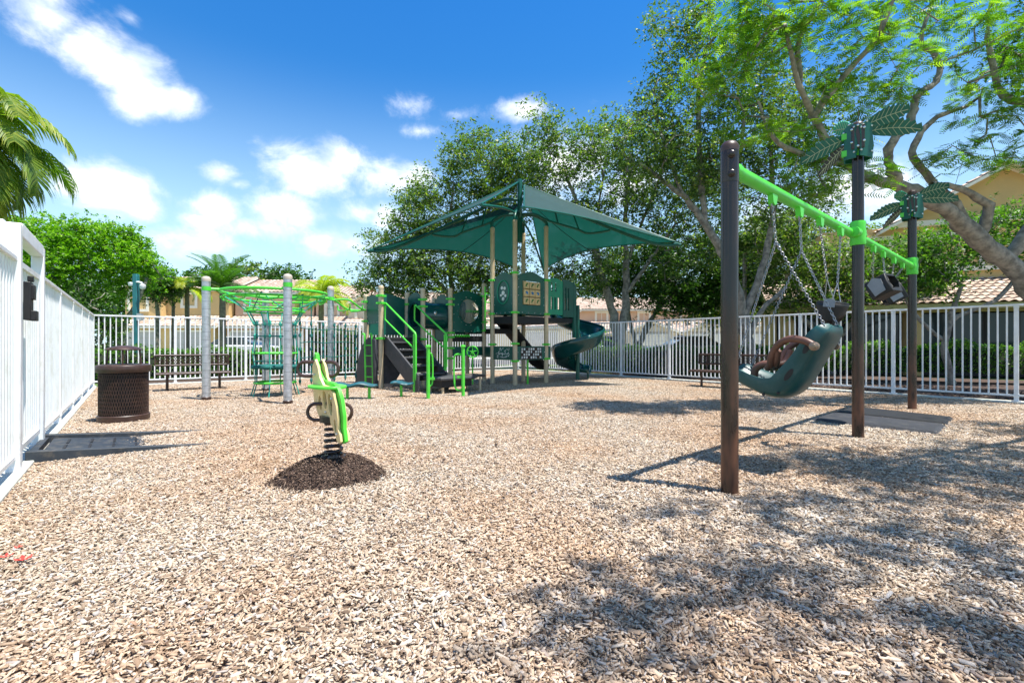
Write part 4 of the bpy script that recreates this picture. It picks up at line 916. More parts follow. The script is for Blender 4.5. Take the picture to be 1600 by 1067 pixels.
# ---- black bucket swing
def bucket(c, label, tilt, az_, hang, group=None):
    r = thing('bucket_swing', label, 'swing', c, 0, group); Rm = Matrix.Rotation(az_, 3, 'Z') @ Matrix.Rotation(tilt, 3, 'X')
    def T(x,y,z): return Vector(c) + Rm @ Vector((x,y,z))
    b = MB(c)
    b.grid(lambda a, t: T(math.cos(2*PI*a)*(.17-.03*t), math.sin(2*PI*a)*(.13-.03*t), .12 - .16*t - (.05*math.cos(4*PI*a)*t)), 32, 6, True)
    o1 = b.build('tub', 'black_rubber', r); sm = o1.modifiers.new('thickness','SOLIDIFY'); sm.thickness = .018
    b = MB(c); b.tube([T(math.cos(2*PI*i/28)*.172, math.sin(2*PI*i/28)*.132, .125) for i in range(28)], .013, 8, True); b.build('rim', 'black_rubber', r)
    for sx in (-1,1):
        b = MB(c); b.tube(smooth_path([T(sx*.14,-.05,-.03), T(sx*.13,-.06,-.11), T(sx*.04,-.06,-.15), T(0,-.05,-.10)], 4), .012, 8); b.build('leg_loop', 'black_rubber', r)
        b = MB(c); b.prism([(-.05,-.035),(.05,-.035),(.05,.03),(.02,.05),(-.02,.05),(-.05,.03)], .02, T(sx*.178,0,.11), Rm @ Vector((0,1,0)), Rm @ Vector((0,0,1))); b.build('buckle', 'steel_grey', r)
    for q, sx in zip(hang, (-1,1)):
        e = T(sx*.178,0,.14); t0 = up(q, BZ-.13); m_ = e + (t0-e)*min(.35, .22/(t0-e).length); chain(r, t0, m_, Vector(c))
        b = MB(c)
        for dy in (-.045,.045): b.tube([m_, T(sx*.178,dy,.13)], .005, 5)
        b.build('wire_bail', 'chain_steel', r)
    return r
mid2 = S1.lerp(S2,.70); bucket(up(mid2,1.42)+Vector((.0,0,0)), 'black bucket toddler swing behind the head of the teal seat', R(8), math.atan2(bd.y,bd.x)+.1, (HG[2],HG[3]))
# ---- belt-type infant seats hung high in the far bay
def small_seat(c, label, hang, yaw):
    r = thing('toddler_swing', label, 'swing', c, 0, 'black seats hung high in the far bay'); Rm = Matrix.Rotation(yaw, 3, 'Z') @ Matrix.Rotation(R(-25), 3, 'X')
    def T(x,y,z): return Vector(c) + Rm @ Vector((x,y,z))
    b = MB(c); X_, Y_, Z_ = Rm.col[0], Rm.col[1], Rm.col[2]
    b.prism([(-.15,-.12),(.12,-.12),(.16,.02),(.13,.14),(-.13,.14),(-.17,.02)], .26, T(0,0,0), X_, Z_, [[(-.10,-.07),(.08,-.07),(.11,.02),(.09,.142-.04),(-.09,.102),(-.12,.02)]]); b.build('seat', 'black_rubber', r, bevel=.01)
    for s in (-1,1):
        b = MB(c); b.prism([(-.07,-.10),(.07,-.12),(.09,.06),(0,.12),(-.08,.06)], .012, T(s*.172,0,.02), Y_, Z_); b.build('side_plate', 'steel_grey', r)
    for q, sx in zip(hang, (-1,1)): chain(r, up(q,BZ-.13), T(sx*.165,0,.13), Vector(c))
    return r
m3 = S2.lerp(S3,.29); small_seat(up(m3,1.86)+Vector((.08,0,0)), 'black toddler seat hung high, the one nearer the middle post', HG[4:6], .5)
m4 = S2.lerp(S3,.66); small_seat(up(m4,1.86)+Vector((-.08,.0,0)), 'black toddler seat hung high beside the farthest post', HG[6:8], 1.1)
# ---- wear mats
mo = Vector((4.30,7.03,0)); ma = Vector((1.58,1.40,0)).normalized(); mbv = Vector((.66,-.75,0)).normalized(); mbv = Vector((ma.y,-ma.x,0))
def mat_pad(name, label, o, la, lb):
    r = o + ma*la/2 + mbv*lb/2; b = MB(r); h = .045; i_ = .09
    def c(a, d_, z): return o + ma*a + mbv*d_ + ZUP*z
    b.add([c(0,0,.0),c(la,0,.0),c(la,lb,.0),c(0,lb,.0),c(i_,i_,h),c(la-i_,i_,h),c(la-i_,lb-i_,h),c(i_,lb-i_,h)], [(3,2,1,0),(4,5,6,7),(0,1,5,4),(1,2,6,5),(2,3,7,6),(3,0,4,7)])
    ob = b.build(name, 'mat_rubber'); ob.location = r; tag(ob, label, 'mat', 'rubber wear mats under the swings')
    return ob
MBQ = [(Vector((4.22,7.05,0)), 1.02, 1.72), ]
def quad_mat(label, q):
    c = sum(q, Vector((0,0,0)))/4; b = MB(c); h = .05; top = [p + (c-p)*.10 + ZUP*h for p in q]
    b.add([*q, *top], [(3,2,1,0),(4,5,6,7),(0,1,5,4),(1,2,6,5),(2,3,7,6),(3,0,4,7)]); ob = b.build('rubber_mat', 'mat_rubber' if 'pale' in label else 'black_rubber', smooth=False); ob.location = c; tag(ob, label, 'mat', 'rubber wear mats under the swings')
q0, q1, q2, q3 = Vector((4.26,7.0,.004)), Vector((5.86,8.40,.004)), Vector((6.50,7.12,.004)), Vector((5.16,5.86,.004))
quad_mat('pale dusty black rubber mat, the nearer of two under the swings', [q3, q2.lerp(q3,.0)*.5+q3*.5 if False else q3.lerp(q2,.49), q0.lerp(q1,.49), q0])
quad_mat('black rubber mat with ribbed edge, the farther of two under swings', [q3.lerp(q2,.53), q2, q1, q0.lerp(q1,.53)])

# ================================================================== trash can
TC = Vector((-5.60,7.02,0)); tr_ = thing('trash_can', 'round brown perforated metal trash can with raised domed lid', 'trash can', TC)
TR = .302; z0, z1 = .05, .74
for sgn in (-1,1):
    b = MB(TC); n = 60
    for k in range(n):
        a0 = 2*PI*k/n; V_ = []; m_ = 10
        for i in range(m_+1):
            t = i/m_; a = a0 + sgn*t*.66; z = z0+(z1-z0)*t; rr_ = TR-.012*(1 if sgn > 0 else 1.35)
            V_ += [TC+Vector((math.cos(a-.013)*rr_, math.sin(a-.013)*rr_, z)), TC+Vector((math.cos(a+.013)*rr_, math.sin(a+.013)*rr_, z))]
        b.add(V_, [(2*i,2*i+1,2*i+3,2*i+2) for i in range(m_)])
    o_ = b.build('lattice', 'brown_coat', tr_); sm = o_.modifiers.new('thickness','SOLIDIFY'); sm.thickness = .006; tag(o_, kind='stuff')
b = MB(TC); b.lathe([(TR-.05,.03),(TR-.05,.74)], TC, 36, cap=True); b.build('liner', 'dark_liner', tr_)
b = MB(TC); b.lathe([(TR-.01,.02),(TR+.004,.025),(TR+.006,.10),(TR-.004,.11),(TR-.012,.11)], TC, 44, cap=False); b.build('base_band', 'brown_coat', tr_)
b = MB(TC); b.lathe([(.20,-.01),(.20,.08)], TC, 28); b.build('foot', 'dark_liner', tr_)
b = MB(TC); b.lathe([(TR-.012,.71),(TR+.012,.715),(TR+.022,.73),(TR+.022,.80),(TR+.012,.815),(TR-.06,.83),(TR-.12,.82),(TR-.13,.75)], TC, 44, cap=False); b.build('top_ring', 'brown_coat', tr_)
b = MB(TC); b.lathe([(.215,-.018),(.22,-.008),(.20,.012),(.12,.038),(.04,.05),(.001,.052)], TC+ZUP*1.045, 36); b.build('lid', 'brown_coat', tr_)
for a in (.5,2.1,3.7,5.3):
    b = MB(TC); b.tube([TC+Vector((math.cos(a)*.20,math.sin(a)*.20,.80)), TC+Vector((math.cos(a)*.18,math.sin(a)*.18,1.04))], .012, 8); b.build('lid_support', 'brown_coat', tr_)
# ================================================================== benches
def bench(loc, rz, label, L_):
    r = thing('park_bench', label, 'bench', loc, rz, 'brown metal park benches')
    MB().box((0,0,.43), (L_,.40,.03)).build('seat', 'brown_coat', r, bevel=.012)
    b = MB(); b.tube([(-L_/2,.0-.22,.415),(L_/2,-.22,.415)], .022, 10); b.tube([(-L_/2,.20,.415),(L_/2,.20,.415)], .018, 10); b.build('seat_edge', 'brown_coat', r)
    b = MB()
    for z in (.60,.84): b.tube([(-L_/2,.25,z),(L_/2,.27,z)], .024, 10)
    for x in (-L_/2,L_/2): b.tube([(x,.25,.60),(x,.27,.84)], .02, 8)
    b.build('back_frame', 'brown_coat', r)
    b = MB(); n = int(L_/.035)
    for k in range(n): 
        x = -L_/2+L_*(k+.5)/n; b.box((x,.26,.72), (.007,.006,.25)) if False else b.tube([(x-.06,.255,.60),(x+.06,.268,.84)], .005, 4, cap=False); b.tube([(x+.06,.252,.60),(x-.06,.265,.84)], .005, 4, cap=False)
    tag(b.build('back_lattice', 'brown_coat', r), kind='stuff')
    for x in (-L_/2+.22, L_/2-.22):
        b = MB(); b.tube([(x,0,-.05),(x,0,.42)], .03, 12); b.tube(smooth_path([(x,.0,.40),(x,.20,.42),(x,.26,.55),(x,.26,.82)],4), .02, 8); b.build('leg', 'brown_coat', r)
    return r
bench(Vector((-7.66,11.72,0)), math.atan2(Vv.y,Vv.x), 'brown metal bench between trash can and net climber by back fence', 1.5)
bl = Vector((5.32,12.10,0)); bench(bl, math.atan2(-U.y,-U.x), 'brown metal bench by the right fence, partly behind the swing post', 1.75)
# ================================================================== half ramp at the gate
ro_ = Vector((-4.72,4.98,0)); rp = thing('access_ramp', 'dark grey plastic half ramp sunk in the chips by the left fence', 'ramp', ro_, math.atan2(Vv.y,Vv.x))
# local x = into the yard, y = along the fence
b = MB(); b.add([(-.02,-.44,.09),(.84,-.44,.015),(.84,.44,.015),(-.02,.44,.09),(-.02,-.44,-.03),(.84,-.44,-.05),(.84,.44,-.05),(-.02,.44,-.03)], [(0,1,2,3),(7,6,5,4),(4,5,1,0),(5,6,2,1),(6,7,3,2),(7,4,0,3)]); b.build('ramp_plate', 'ramp', rp, bevel=.006)
for s in (-1,1):
    b = MB(); b.add([(-.12,s*.52-.045,-.03),(1.45,s*.52-.03,-.03),(1.45,s*.52+.03,-.03),(-.12,s*.52+.045,-.03),(-.12,s*.52-.045,.13),(1.45,s*.52-.02,.012),(1.45,s*.52+.02,.012),(-.12,s*.52+.045,.13)], [(3,2,1,0),(4,5,6,7),(0,1,5,4),(1,2,6,5),(2,3,7,6),(3,0,4,7)]); b.build('side_bar', 'ramp', rp, bevel=.008)
b = MB(); b.box((-.09,0,.04), (.06,.98,.12)); b.build('end_bar', 'ramp', rp)
for i in range(4):
    for s in (-.18,.18):
        x = .12+.19*i; b = MB(); b.box((x,s,.092-.0875*x), (.022,.26,.008)); b.build('slot', 'black_rubber', rp)
# red petals on the chips
for i, (x,y) in enumerate(((-2.47,2.46),(-2.60,2.50),(-2.66,2.62))):
    b = MB((x,y,.02)); 
    for k in range(5):
        a = 2*PI*k/5+i; b.add([(x,y,.03),(x+.03*math.cos(a-.4),y+.03*math.sin(a-.4),.036),(x+.04*math.cos(a),y+.04*math.sin(a),.045),(x+.03*math.cos(a+.4),y+.03*math.sin(a+.4),.035)], [(0,1,2,3)])
    o_ = b.build('fallen_flower', 'red_petal', smooth=False); o_.location = (x,y,.02); o_.scale = (1-.25*i,)*3
    tag(o_, ['largest fallen red flower on the chips, lower left','middle of three fallen red flowers on the chips','smallest and farthest fallen red flower on the chips'][i], 'flower', 'fallen red flowers')
# ================================================================== trees
class Skel:
    def __init__(s): s.p = []; s.par = []; s.rmin = []
    def limb(s, pts, rs, start=None, n=5):
        sm_ = smooth_path(pts, n); m_ = len(sm_)
        for i in range(1, m_-1):
            k_ = rs[min(len(rs)-1, int(i/m_*len(rs)))]*.30; sm_[i] = sm_[i] + Vector((random.uniform(-k_,k_), random.uniform(-k_,k_), random.uniform(-k_,k_))); prev = start if start is not None else -1; idx = []
        for i, q in enumerate(sm_):
            if i == 0 and start is not None: idx.append(start); continue
            t = i/(m_-1)*(len(rs)-1); k = min(len(rs)-2, int(t)); r_ = rs[k] + (rs[k+1]-rs[k])*(t-k) if len(rs) > 1 else rs[0]
            s.p.append(tuple(q)); s.par.append(prev); s.rmin.append(r_*random.uniform(.9,1.12)); prev = len(s.p)-1; idx.append(prev)
        return idx
    def nearest(s, q):
        P_ = np.array(s.p); return int(((P_-np.array(q))**2).sum(1).argmin())
def grow(sk, C, rs, jit=.12, tip=.006, up_bias=.15, lo=0):
    """hang every leaf clump on the nearest piece of wood, nearest clumps first"""
    P_ = np.array(sk.p); D = np.sqrt(((C[:,None]-P_[None, ::max(1,len(P_)//60)])**2).sum(2)).min(1); order = D.argsort(); tips = []
    arr = np.zeros((len(P_)+len(C)*6, 3)); arr[:len(P_)] = P_; n = len(P_)
    for ci in order:
        c = C[ci]; d2 = ((arr[:n]-c)**2).sum(1); d2[:lo] += 50; j = int(d2.argmin()); dist = math.sqrt(d2[j]); a = arr[j]
        k = max(1, min(5, int(dist/.45)))
        prev = j
        for i in range(1, k+1):
            t = i/k; q = a + (c-a)*t + (rs.normal(0, jit*min(1,dist), 3) if i < k else 0); q[2] += up_bias*dist*math.sin(PI*t)*.3
            arr[n] = q; sk.p.append(tuple(q)); sk.par.append(prev); sk.rmin.append(0.); prev = n; n += 1
        tips.append(prev)
    N = len(sk.p); r = np.array(sk.rmin); acc_ = np.zeros(N)
    for t in tips: acc_[t] = max(acc_[t], tip**2.2)
    for i in range(N-1, -1, -1):
        if acc_[i] == 0: acc_[i] = tip**2.2
        if sk.par[i] >= 0: acc_[sk.par[i]] += acc_[i]
    sk.r = np.maximum(r, acc_**(1/2.2)*.9)
    for i in range(N):
        if sk.par[i] >= 0: sk.r[i] = min(sk.r[i], sk.r[sk.par[i]]) if r[i] == 0 else sk.r[i]
def wood(sk, off, name, m, parent, cap_r=1e9):
    N = len(sk.p); kids = [[] for _ in range(N)]
    for i, p_ in enumerate(sk.par):
        if p_ >= 0: kids[p_].append(i)
    b = MB(off); starts = [(i, None) for i in range(N) if sk.par[i] < 0]
    while starts:
        i, pr = starts.pop(); chain_ = ([pr] if pr is not None else []) + [i]
        while kids[chain_[-1]]:
            ks = sorted(kids[chain_[-1]], key=lambda k: -sk.r[k])
            for k in ks[1:]: starts.append((k, chain_[-1]))
            chain_.append(ks[0])
        if len(chain_) < 2: continue
        rs_ = [float(sk.r[c]) for c in chain_]
        if pr is not None: rs_[0] = rs_[1]
        b.tube([sk.p[c] for c in chain_], rs_, 10 if max(rs_) > .1 else 6 if max(rs_) > .03 else 4, cap=False)
    return b.build(name, m, parent, ang=80)
def leaf_quads(C, per, sig, size, rs, flat=.75, upb=.5):
    C_in = C; nsub = max(1, per//9)
    if per >= 18:      # twigs within a clump, leaves gathered round each twig
        sc_ = rs.uniform(.6, 1.35, (len(C),1)); o_ = rs.normal(0, 1, (len(C)*nsub,3))*sig*np.repeat(sc_, nsub, 0); o_[:,2] *= flat; C = np.repeat(C, nsub, 0) + o_; per = 9; sig = sig*.30
    n = len(C)*per; c = np.repeat(C, per, 0); sg = np.repeat(rs.uniform(.7, 1.3, len(C)), per)[:, None]
    off = rs.normal(0, 1, (n,3))*sig*sg; off[:,2] *= flat; p = c + off
    nrm = rs.normal(0, 1, (n,3)); nrm[:,2] = np.abs(nrm[:,2]) + upb; nrm /= np.linalg.norm(nrm, axis=1)[:,None]
    t = rs.normal(0, 1, (n,3)); t -= nrm*(t*nrm).sum(1)[:,None]; t /= np.linalg.norm(t, axis=1)[:,None]; bi = np.cross(nrm, t)
    L_ = size*rs.uniform(.6, 1.35, n)[:,None]; W_ = L_*rs.uniform(.38,.55,n)[:,None]
    V_ = np.stack([p-t*L_/2, p+bi*W_/2+t*L_*.05, p+t*L_/2-nrm*L_*.12, p-bi*W_/2+t*L_*.05], 1).reshape(-1,3)
    base = np.repeat(rs.uniform(-.24,.24,len(C)), per)
    rnd = np.clip(rs.beta(2.2,2.6,n) + base, 0, 1)
    return V_, np.arange(n*4).reshape(-1,4), rnd
def clumps(blobs, n, rs, shell=.55):
    """centres spread through ellipsoids, denser to the outside"""
    w_ = np.array([b_[3]*b_[4]*b_[5] for b_ in blobs])**.8; w_ = w_/w_.sum(); out = []
    k = rs.choice(len(blobs), n, p=w_)
    for i in k:
        b_ = blobs[i]; d = rs.normal(0,1,3); d /= np.linalg.norm(d); r_ = rs.uniform(shell**3, 1)**(1/3)*rs.uniform(.82,1.08); out.append(np.array(b_[:3])+d*r_*np.array(b_[3:6]))
    return np.array(out)
def tree(name, label, cat, base, limbs, blobs, nc_, per, sig, size, leafm, seed, group=None, tip=.007, wm='trunk_wood', shell=.5, minz=.3, flat=.75):
    rs = np.random.default_rng(seed); base = Vector(base); r = thing(name, label, cat, base, 0, group); sk = Skel()
    ids = []
    for (pts, rr, st) in limbs:
        ids.append(sk.limb(pts, rr, sk.nearest(pts[0]) if st else None))
    C = clumps(blobs, nc_, rs, shell); C = C[C[:,2] > minz]; grow(sk, C, rs, tip=tip, lo=min(len(ids[0])//3, 5)); wood(sk, base, 'trunk', wm, r)
    V_, F_, rn_ = leaf_quads(C, per, sig, size, rs, flat); V_ -= np.array(base)
    cr = mesh_obj('crown', fast_mesh('crown', V_, F_, rn_, leafm), r); return r
# bright round tree on the left beyond the fence
tree('shade_tree', 'bright green round-crowned tree rising behind the left fence', 'tree', (-16.6,20.5,0),
     [([(-16.6,20.5,0),(-16.5,20.5,1.4),(-16.7,20.4,2.6)],[.24,.20,.15],0), ([(-16.55,20.5,1.2),(-17.6,20.3,2.6),(-18.6,20.2,3.6)],[.13,.1,.06],1), ([(-16.5,20.5,1.5),(-15.8,20.4,2.7),(-15.4,20.4,3.6)],[.12,.09,.05],1)],
     [(-17.9,20.4,4.4,2.6,2.2,1.75),(-19.6,20.2,4.5,1.9,1.8,1.9),(-16.2,20.3,4.65,1.2,1.5,.95),(-17.2,20.2,5.3,1.6,1.5,1.0),(-15.2,20.3,4.15,.6,.8,.5),(-20.6,19.8,3.2,1.5,1.5,1.5),(-18.9,20,5.75,.9,.9,.55),(-16.3,20,5.35,.7,.8,.5),(-19.9,19.8,5.2,.9,.9,.6),(-15.6,19.9,4.7,.55,.6,.4),(-17.6,19.0,4.9,1.0,.8,.6),(-18.8,18.9,3.9,1.0,.8,.7),(-17.4,19.0,3.8,.7,.8,.5)], 640, 95, .20, .13, 'leaf_bright', 11, shell=.72)
tree('shrub_tree', 'dark shrubby tree in the shade under the bright round tree', 'tree', (-15.8,18.6,0),
     [([(-15.8,18.6,0),(-15.8,18.6,.8),(-15.6,18.6,1.6)],[.10,.08,.05],0)], [(-16.4,18.8,1.9,1.0,1.0,1.6),(-17.6,18.6,1.9,1.0,.9,1.6)], 190, 60, .26, .13, 'leaf_dark', 12)
tree('shade_tree', 'dark tree crown poking out beside the bright one, over yellow house', 'tree', (-18.6,25.5,0),
     [([(-18.6,25.5,0),(-18.6,25.5,1.6),(-18.6,25.5,3)],[.15,.12,.08],0)], [(-18.6,25.5,4.2,.95,.9,.9)], 90, 80, .28, .15, 'leaf_dark', 13)
# oaks behind the canopy
tree('oak_tree', 'tall oak behind the left wing of the green canopy', 'tree', (-2.6,24.5,0),
     [([(-2.6,24.5,0),(-2.7,24.5,2.0),(-3.0,24.4,3.6)],[.26,.22,.17],0), ([(-3.0,24.4,3.4),(-4.6,24.2,5.2),(-5.6,24.0,7.2)],[.14,.09,.05],1), ([(-2.8,24.4,2.6),(-1.6,24.5,5.2),(-1.1,24.4,8.2),(-1.0,24.4,10)],[.15,.11,.07,.04],1), ([(-3.0,24.4,3.6),(-3.2,24.3,6.4),(-2.9,24.4,9.2)],[.13,.08,.04],1), ([(-2.8,24.4,2.4),(-5.2,24,3.6),(-6.8,23.8,4.0)],[.10,.07,.04],1)],
     [(-3.9,24.2,7.7,2.0,1.9,1.9),(-1.6,24.4,9.9,2.0,1.9,2.0),(-5.2,24,5.8,2.1,1.8,1.7),(-6.0,23.8,4.1,1.7,1.5,1.2),(-3.3,24.2,4.3,2.5,1.8,1.7),(-.3,24.2,8.2,1.8,1.6,1.9),(-1.2,24,5.2,2.0,1.6,2.0),(.6,24.2,10.3,1.3,1.3,1.3)], 900, 72, .32, .145, 'leaf_oak', 21, shell=.35)
tree('oak_tree', 'airy multi-stemmed oak between canopy and right fence', 'tree', (4.9,22.6,0),
     [([(4.9,22.6,0),(4.9,22.6,1.4),(4.5,22.5,3.2),(3.9,22.4,5.0),(3.2,22.3,7.0),(2.4,22.3,9.0)],[.26,.22,.17,.13,.09,.05],0), ([(4.95,22.6,.8),(5.25,22.6,2.4),(5.3,22.6,4.4),(5.2,22.5,6.8),(5.5,22.4,9.4)],[.22,.19,.15,.11,.06],1), ([(5.3,22.6,3.4),(6.4,22.5,5.0),(7.5,22.4,6.6)],[.10,.08,.05],1), ([(4.3,22.5,3.8),(3.9,22.4,6.2),(4.2,22.4,8.8)],[.10,.07,.04],1), ([(5.25,22.6,4.6),(6.2,22.5,7.2),(7.0,22.4,9.2)],[.09,.06,.04],1)],
     [(2.2,22.3,9.4,1.9,1.6,1.9),(4.6,22.4,10.3,2.0,1.8,1.6),(3.0,22.2,6.6,1.8,1.5,1.6),(6.9,22.3,9.3,2.0,1.6,2.0),(7.4,22.3,6.6,1.8,1.5,1.4),(5.0,22.3,7.8,2.0,1.6,1.6),(2.2,22.2,5.2,1.6,1.2,1.1),(9.0,22.3,8.0,1.9,1.4,1.9),(4.2,22.0,5.0,1.5,1.0,.9),(2.6,22.2,3.9,1.6,1.0,.8),(7.2,22.2,4.6,1.4,1.0,.9),(9.4,22.2,5.6,1.5,1.1,1.2),(1.6,22.2,11.2,1.2,1.2,1.0)], 760, 66, .31, .14, 'leaf_oak', 22, shell=.30)
tree('oak_tree', 'leaning oak with forked pale trunk behind the nearest swing post', 'tree', (7.9,16.1,0),
     [([(7.9,16.1,0),(7.75,16.1,1.4),(7.55,16.0,2.2),(7.1,15.9,3.6),(6.4,15.7,4.7),(5.6,15.5,5.7),(4.8,15.3,6.2),(4.0,15.1,6.7)],[.23,.20,.17,.145,.12,.10,.07,.04],0), ([(7.62,16.05,2.0),(8.1,16.0,3.2),(8.5,15.9,5.2),(8.4,15.8,7.6)],[.13,.11,.09,.06],1), ([(6.2,15.6,4.9),(6.0,15.5,6.8),(5.9,15.4,9.0),(6.1,15.3,10.4)],[.11,.09,.07,.04],1), ([(7.0,15.8,3.9),(7.2,15.6,6.2),(7.4,15.4,8.6)],[.10,.07,.04],1), ([(5.4,15.4,5.8),(4.8,15.3,7.4),(4.4,15.2,8.6)],[.07,.05,.03],1), ([(7.75,16.1,1.2),(8.3,16.2,2.2),(9.2,16.3,3.0)],[.11,.08,.05],1)],
     [(4.0,15.1,7.4,1.5,1.3,1.2),(5.4,15.3,8.9,1.5,1.3,1.3),(5.6,15.3,6.9,1.4,1.2,1.0),(7.0,15.3,10.2,1.6,1.4,1.3),(7.5,15.4,7.9,1.7,1.4,1.6),(8.9,15.6,6.3,1.6,1.3,1.5),(5.3,15.3,10.9,1.2,1.1,.9),(9.3,15.6,8.6,1.6,1.3,1.6),(6.6,15.4,6.4,1.2,1.0,.9)], 820, 62, .25, .105, 'leaf_oak', 23, shell=.30)
tree('oak_tree', 'dense dark low-branched tree over the small garages behind right fence', 'tree', (6.8,26,0),
     [([(6.8,26,0),(6.8,26,1.0),(7.4,26,2.4),(8.6,26,3.8)],[.18,.15,.11,.07],0), ([(6.8,26,.7),(6.3,26,2.4),(6.2,26,4.2)],[.12,.09,.05],1), ([(7.0,26,1.4),(7.9,26,3.4),(8.3,26,5.4)],[.11,.08,.05],1)],
     [(9.6,26,4.9,2.8,1.9,2.1),(7.2,26,4.9,2.3,1.9,1.9),(5.2,26,4.6,1.5,1.5,1.4),(8.4,25.4,3.4,2.2,1.4,1.1),(11.6,25.2,3.4,2.4,1.4,1.1),(11.9,25.6,5.0,2.4,1.8,2.0),(10.8,25.8,3.6,2.0,1.6,1.1),(13.6,25.4,5.6,1.9,1.7,2.2)], 820, 72, .33, .17, 'leaf_dark', 24, shell=.45)
tree('shade_tree', 'small yellow-green tree just above the right fence, behind the dark one', 'tree', (12.4,30,0),
     [([(12.4,30,0),(12.4,30,1.6),(12.3,30,2.6)],[.14,.11,.07],0)], [(12.4,30,3.3,1.7,1.4,1.1),(14.4,30,3.4,1.2,1.2,1.0)], 150, 70, .28, .16, 'leaf_yellow', 25)
tree('bushy_tree', 'dense bushy tree behind the hanging swing chains', 'tree', (11.6,17.6,0),
     [([(11.6,17.6,0),(11.6,17.6,1.2),(11.3,17.5,2.6),(10.9,17.5,3.8)],[.16,.13,.10,.07],0), ([(11.6,17.6,1.0),(12.6,17.6,2.4),(13.6,17.5,3.4)],[.10,.08,.05],1), ([(11.6,17.6,.9),(10.6,17.6,2.0),(9.7,17.5,2.8)],[.09,.07,.04],1)],
     [(10.2,17.6,3.9,1.7,1.3,1.2),(12.2,17.6,3.9,1.8,1.3,1.1),(14.1,17.4,3.7,1.6,1.2,1.2),(9.5,17.8,5.2,1.3,1.1,1.0),(11.4,17.5,2.8,2.2,1.2,.8)], 480, 62, .25, .125, 'leaf_oak', 26, shell=.4)
tree('bushy_tree', 'dark leafy tree beneath the poinciana limb by the tiled house', 'tree', (12.3,13.6,0),
     [([(12.3,13.6,0),(12.0,13.5,1.0),(12.1,13.4,1.9),(12.3,13.3,2.7)],[.10,.085,.07,.05],0), ([(12.0,13.5,1.2),(11.2,13.5,1.9),(10.6,13.4,2.9)],[.06,.05,.03],1), ([(12.1,13.4,1.8),(13.1,13.2,2.3),(13.9,13.2,3.2)],[.06,.045,.03],1)],
     [(10.9,13.5,3.5,1.1,.8,.85),(12.3,13.4,3.9,1.1,.8,.75),(13.7,13.2,4.1,1.0,.8,.9),(11.6,13.4,2.9,.9,.6,.5)], 250, 60, .20, .10, 'leaf_hedge', 27, shell=.4)
tree('evergreen_tree', 'dark fine-leaved tree entering at the top right corner', 'tree', (14.6,11.4,0),
     [([(14.6,11.4,0),(14.4,11.3,2.4),(13.6,11.0,4.6),(12.4,10.6,6.2),(11.2,10.2,7.0)],[.22,.19,.14,.10,.05],0), ([(13.9,11.1,3.9),(13.6,10.8,6.0),(13.2,10.4,8.0)],[.12,.08,.05],1)],
     [(11.4,10.2,7.4,1.2,1.1,.9),(12.3,10.2,5.6,.9,.9,.8),(13.4,10.3,8.0,1.6,1.4,1.2),(12.0,10.0,8.8,1.5,1.3,.9)], 320, 60, .20, .085, 'leaf_dark', 28, shell=.4, tip=.006)
tree('oak_tree', 'oak far right of the canopy, filling the sky gap above the lime beam', 'tree', (13.2,24,0),
     [([(13.2,24,0),(13.3,24,2.4),(13.6,24,4.6)],[.2,.16,.11],0)], [(13.6,24,6.3,2.2,1.7,1.6),(16.5,24,5.4,2.2,1.7,1.6)], 200, 55, .33, .17, 'leaf_oak', 29)
# ---- royal poinciana: bare pale limbs and flat feathery sprays
rs = np.random.default_rng(41); pb = Vector((11.9,9.9,0)); pt_ = thing('poinciana_tree', 'royal poinciana with thick pale limb reaching in from the right', 'tree', pb); sk = Skel()
trk = sk.limb([(11.9,9.9,0),(11.3,9.8,1.3),(10.0,9.5,2.38),(8.93,9.3,3.12),(7.95,9.0,3.66),(7.2,8.85,3.95),(6.5,8.7,4.05),(5.93,8.5,4.22),(5.3,8.2,4.55),(4.95,8.0,4.85),(4.45,7.6,5.25),(4.1,7.3,5.9)], [.26,.23,.195,.155,.125,.105,.09,.078,.068,.056,.04,.028])
def L(pts, rr): sk.limb(pts, rr, sk.nearest(pts[0]))
L([(7.0,8.8,4.0),(6.7,8.6,4.25),(6.62,8.5,4.6),(6.95,8.5,5.0),(7.1,8.5,5.45),(7.45,8.5,5.75),(7.4,8.5,6.2),(7.15,8.5,6.4),(7.4,8.5,7.2)], [.08,.074,.068,.062,.058,.052,.045,.037,.025])
L([(8.6,9.2,3.3),(8.3,9.1,3.75),(7.7,8.95,4.15),(7.25,8.8,4.6),(7.6,8.8,5.15),(8.2,8.8,5.4)], [.085,.078,.07,.064,.045,.03])
L([(8.93,9.3,3.12),(8.9,9.1,3.7),(8.2,8.9,3.95),(7.5,8.7,3.97)], [.09,.08,.06,.05])
L([(5.93,8.5,4.22),(5.0,8.2,4.28),(4.3,8.0,4.5),(3.95,7.8,5.0)], [.06,.05,.035,.02])
L([(4.95,8.0,4.85),(5.3,7.8,5.4),(5.75,7.6,6.0),(6.0,7.4,7.0)], [.06,.05,.04,.03])
L([(4.6,7.75,5.1),(4.5,7.6,5.9),(4.9,7.4,6.6)], [.05,.04,.02])
L([(9.6,9.4,2.75),(10.3,9.2,4.2),(9.9,8.9,5.4),(8.9,8.8,5.6),(8.5,8.7,6.6)], [.13,.11,.09,.06,.04])
L([(9.9,8.9,5.2),(10.9,8.6,6.2),(11.2,8.4,7.4)], [.08,.06,.04])
L([(10.8,9.7,1.7),(10.9,8.4,3.8),(9.8,6.6,5.3),(8.0,4.8,6.0),(5.6,3.6,6.3),(5.0,3.3,6.45)], [.16,.12,.09,.06,.04,.02])
L([(9.0,5.8,5.6),(8.2,3.8,6.2),(6.6,2.0,6.5)], [.09,.07,.04])
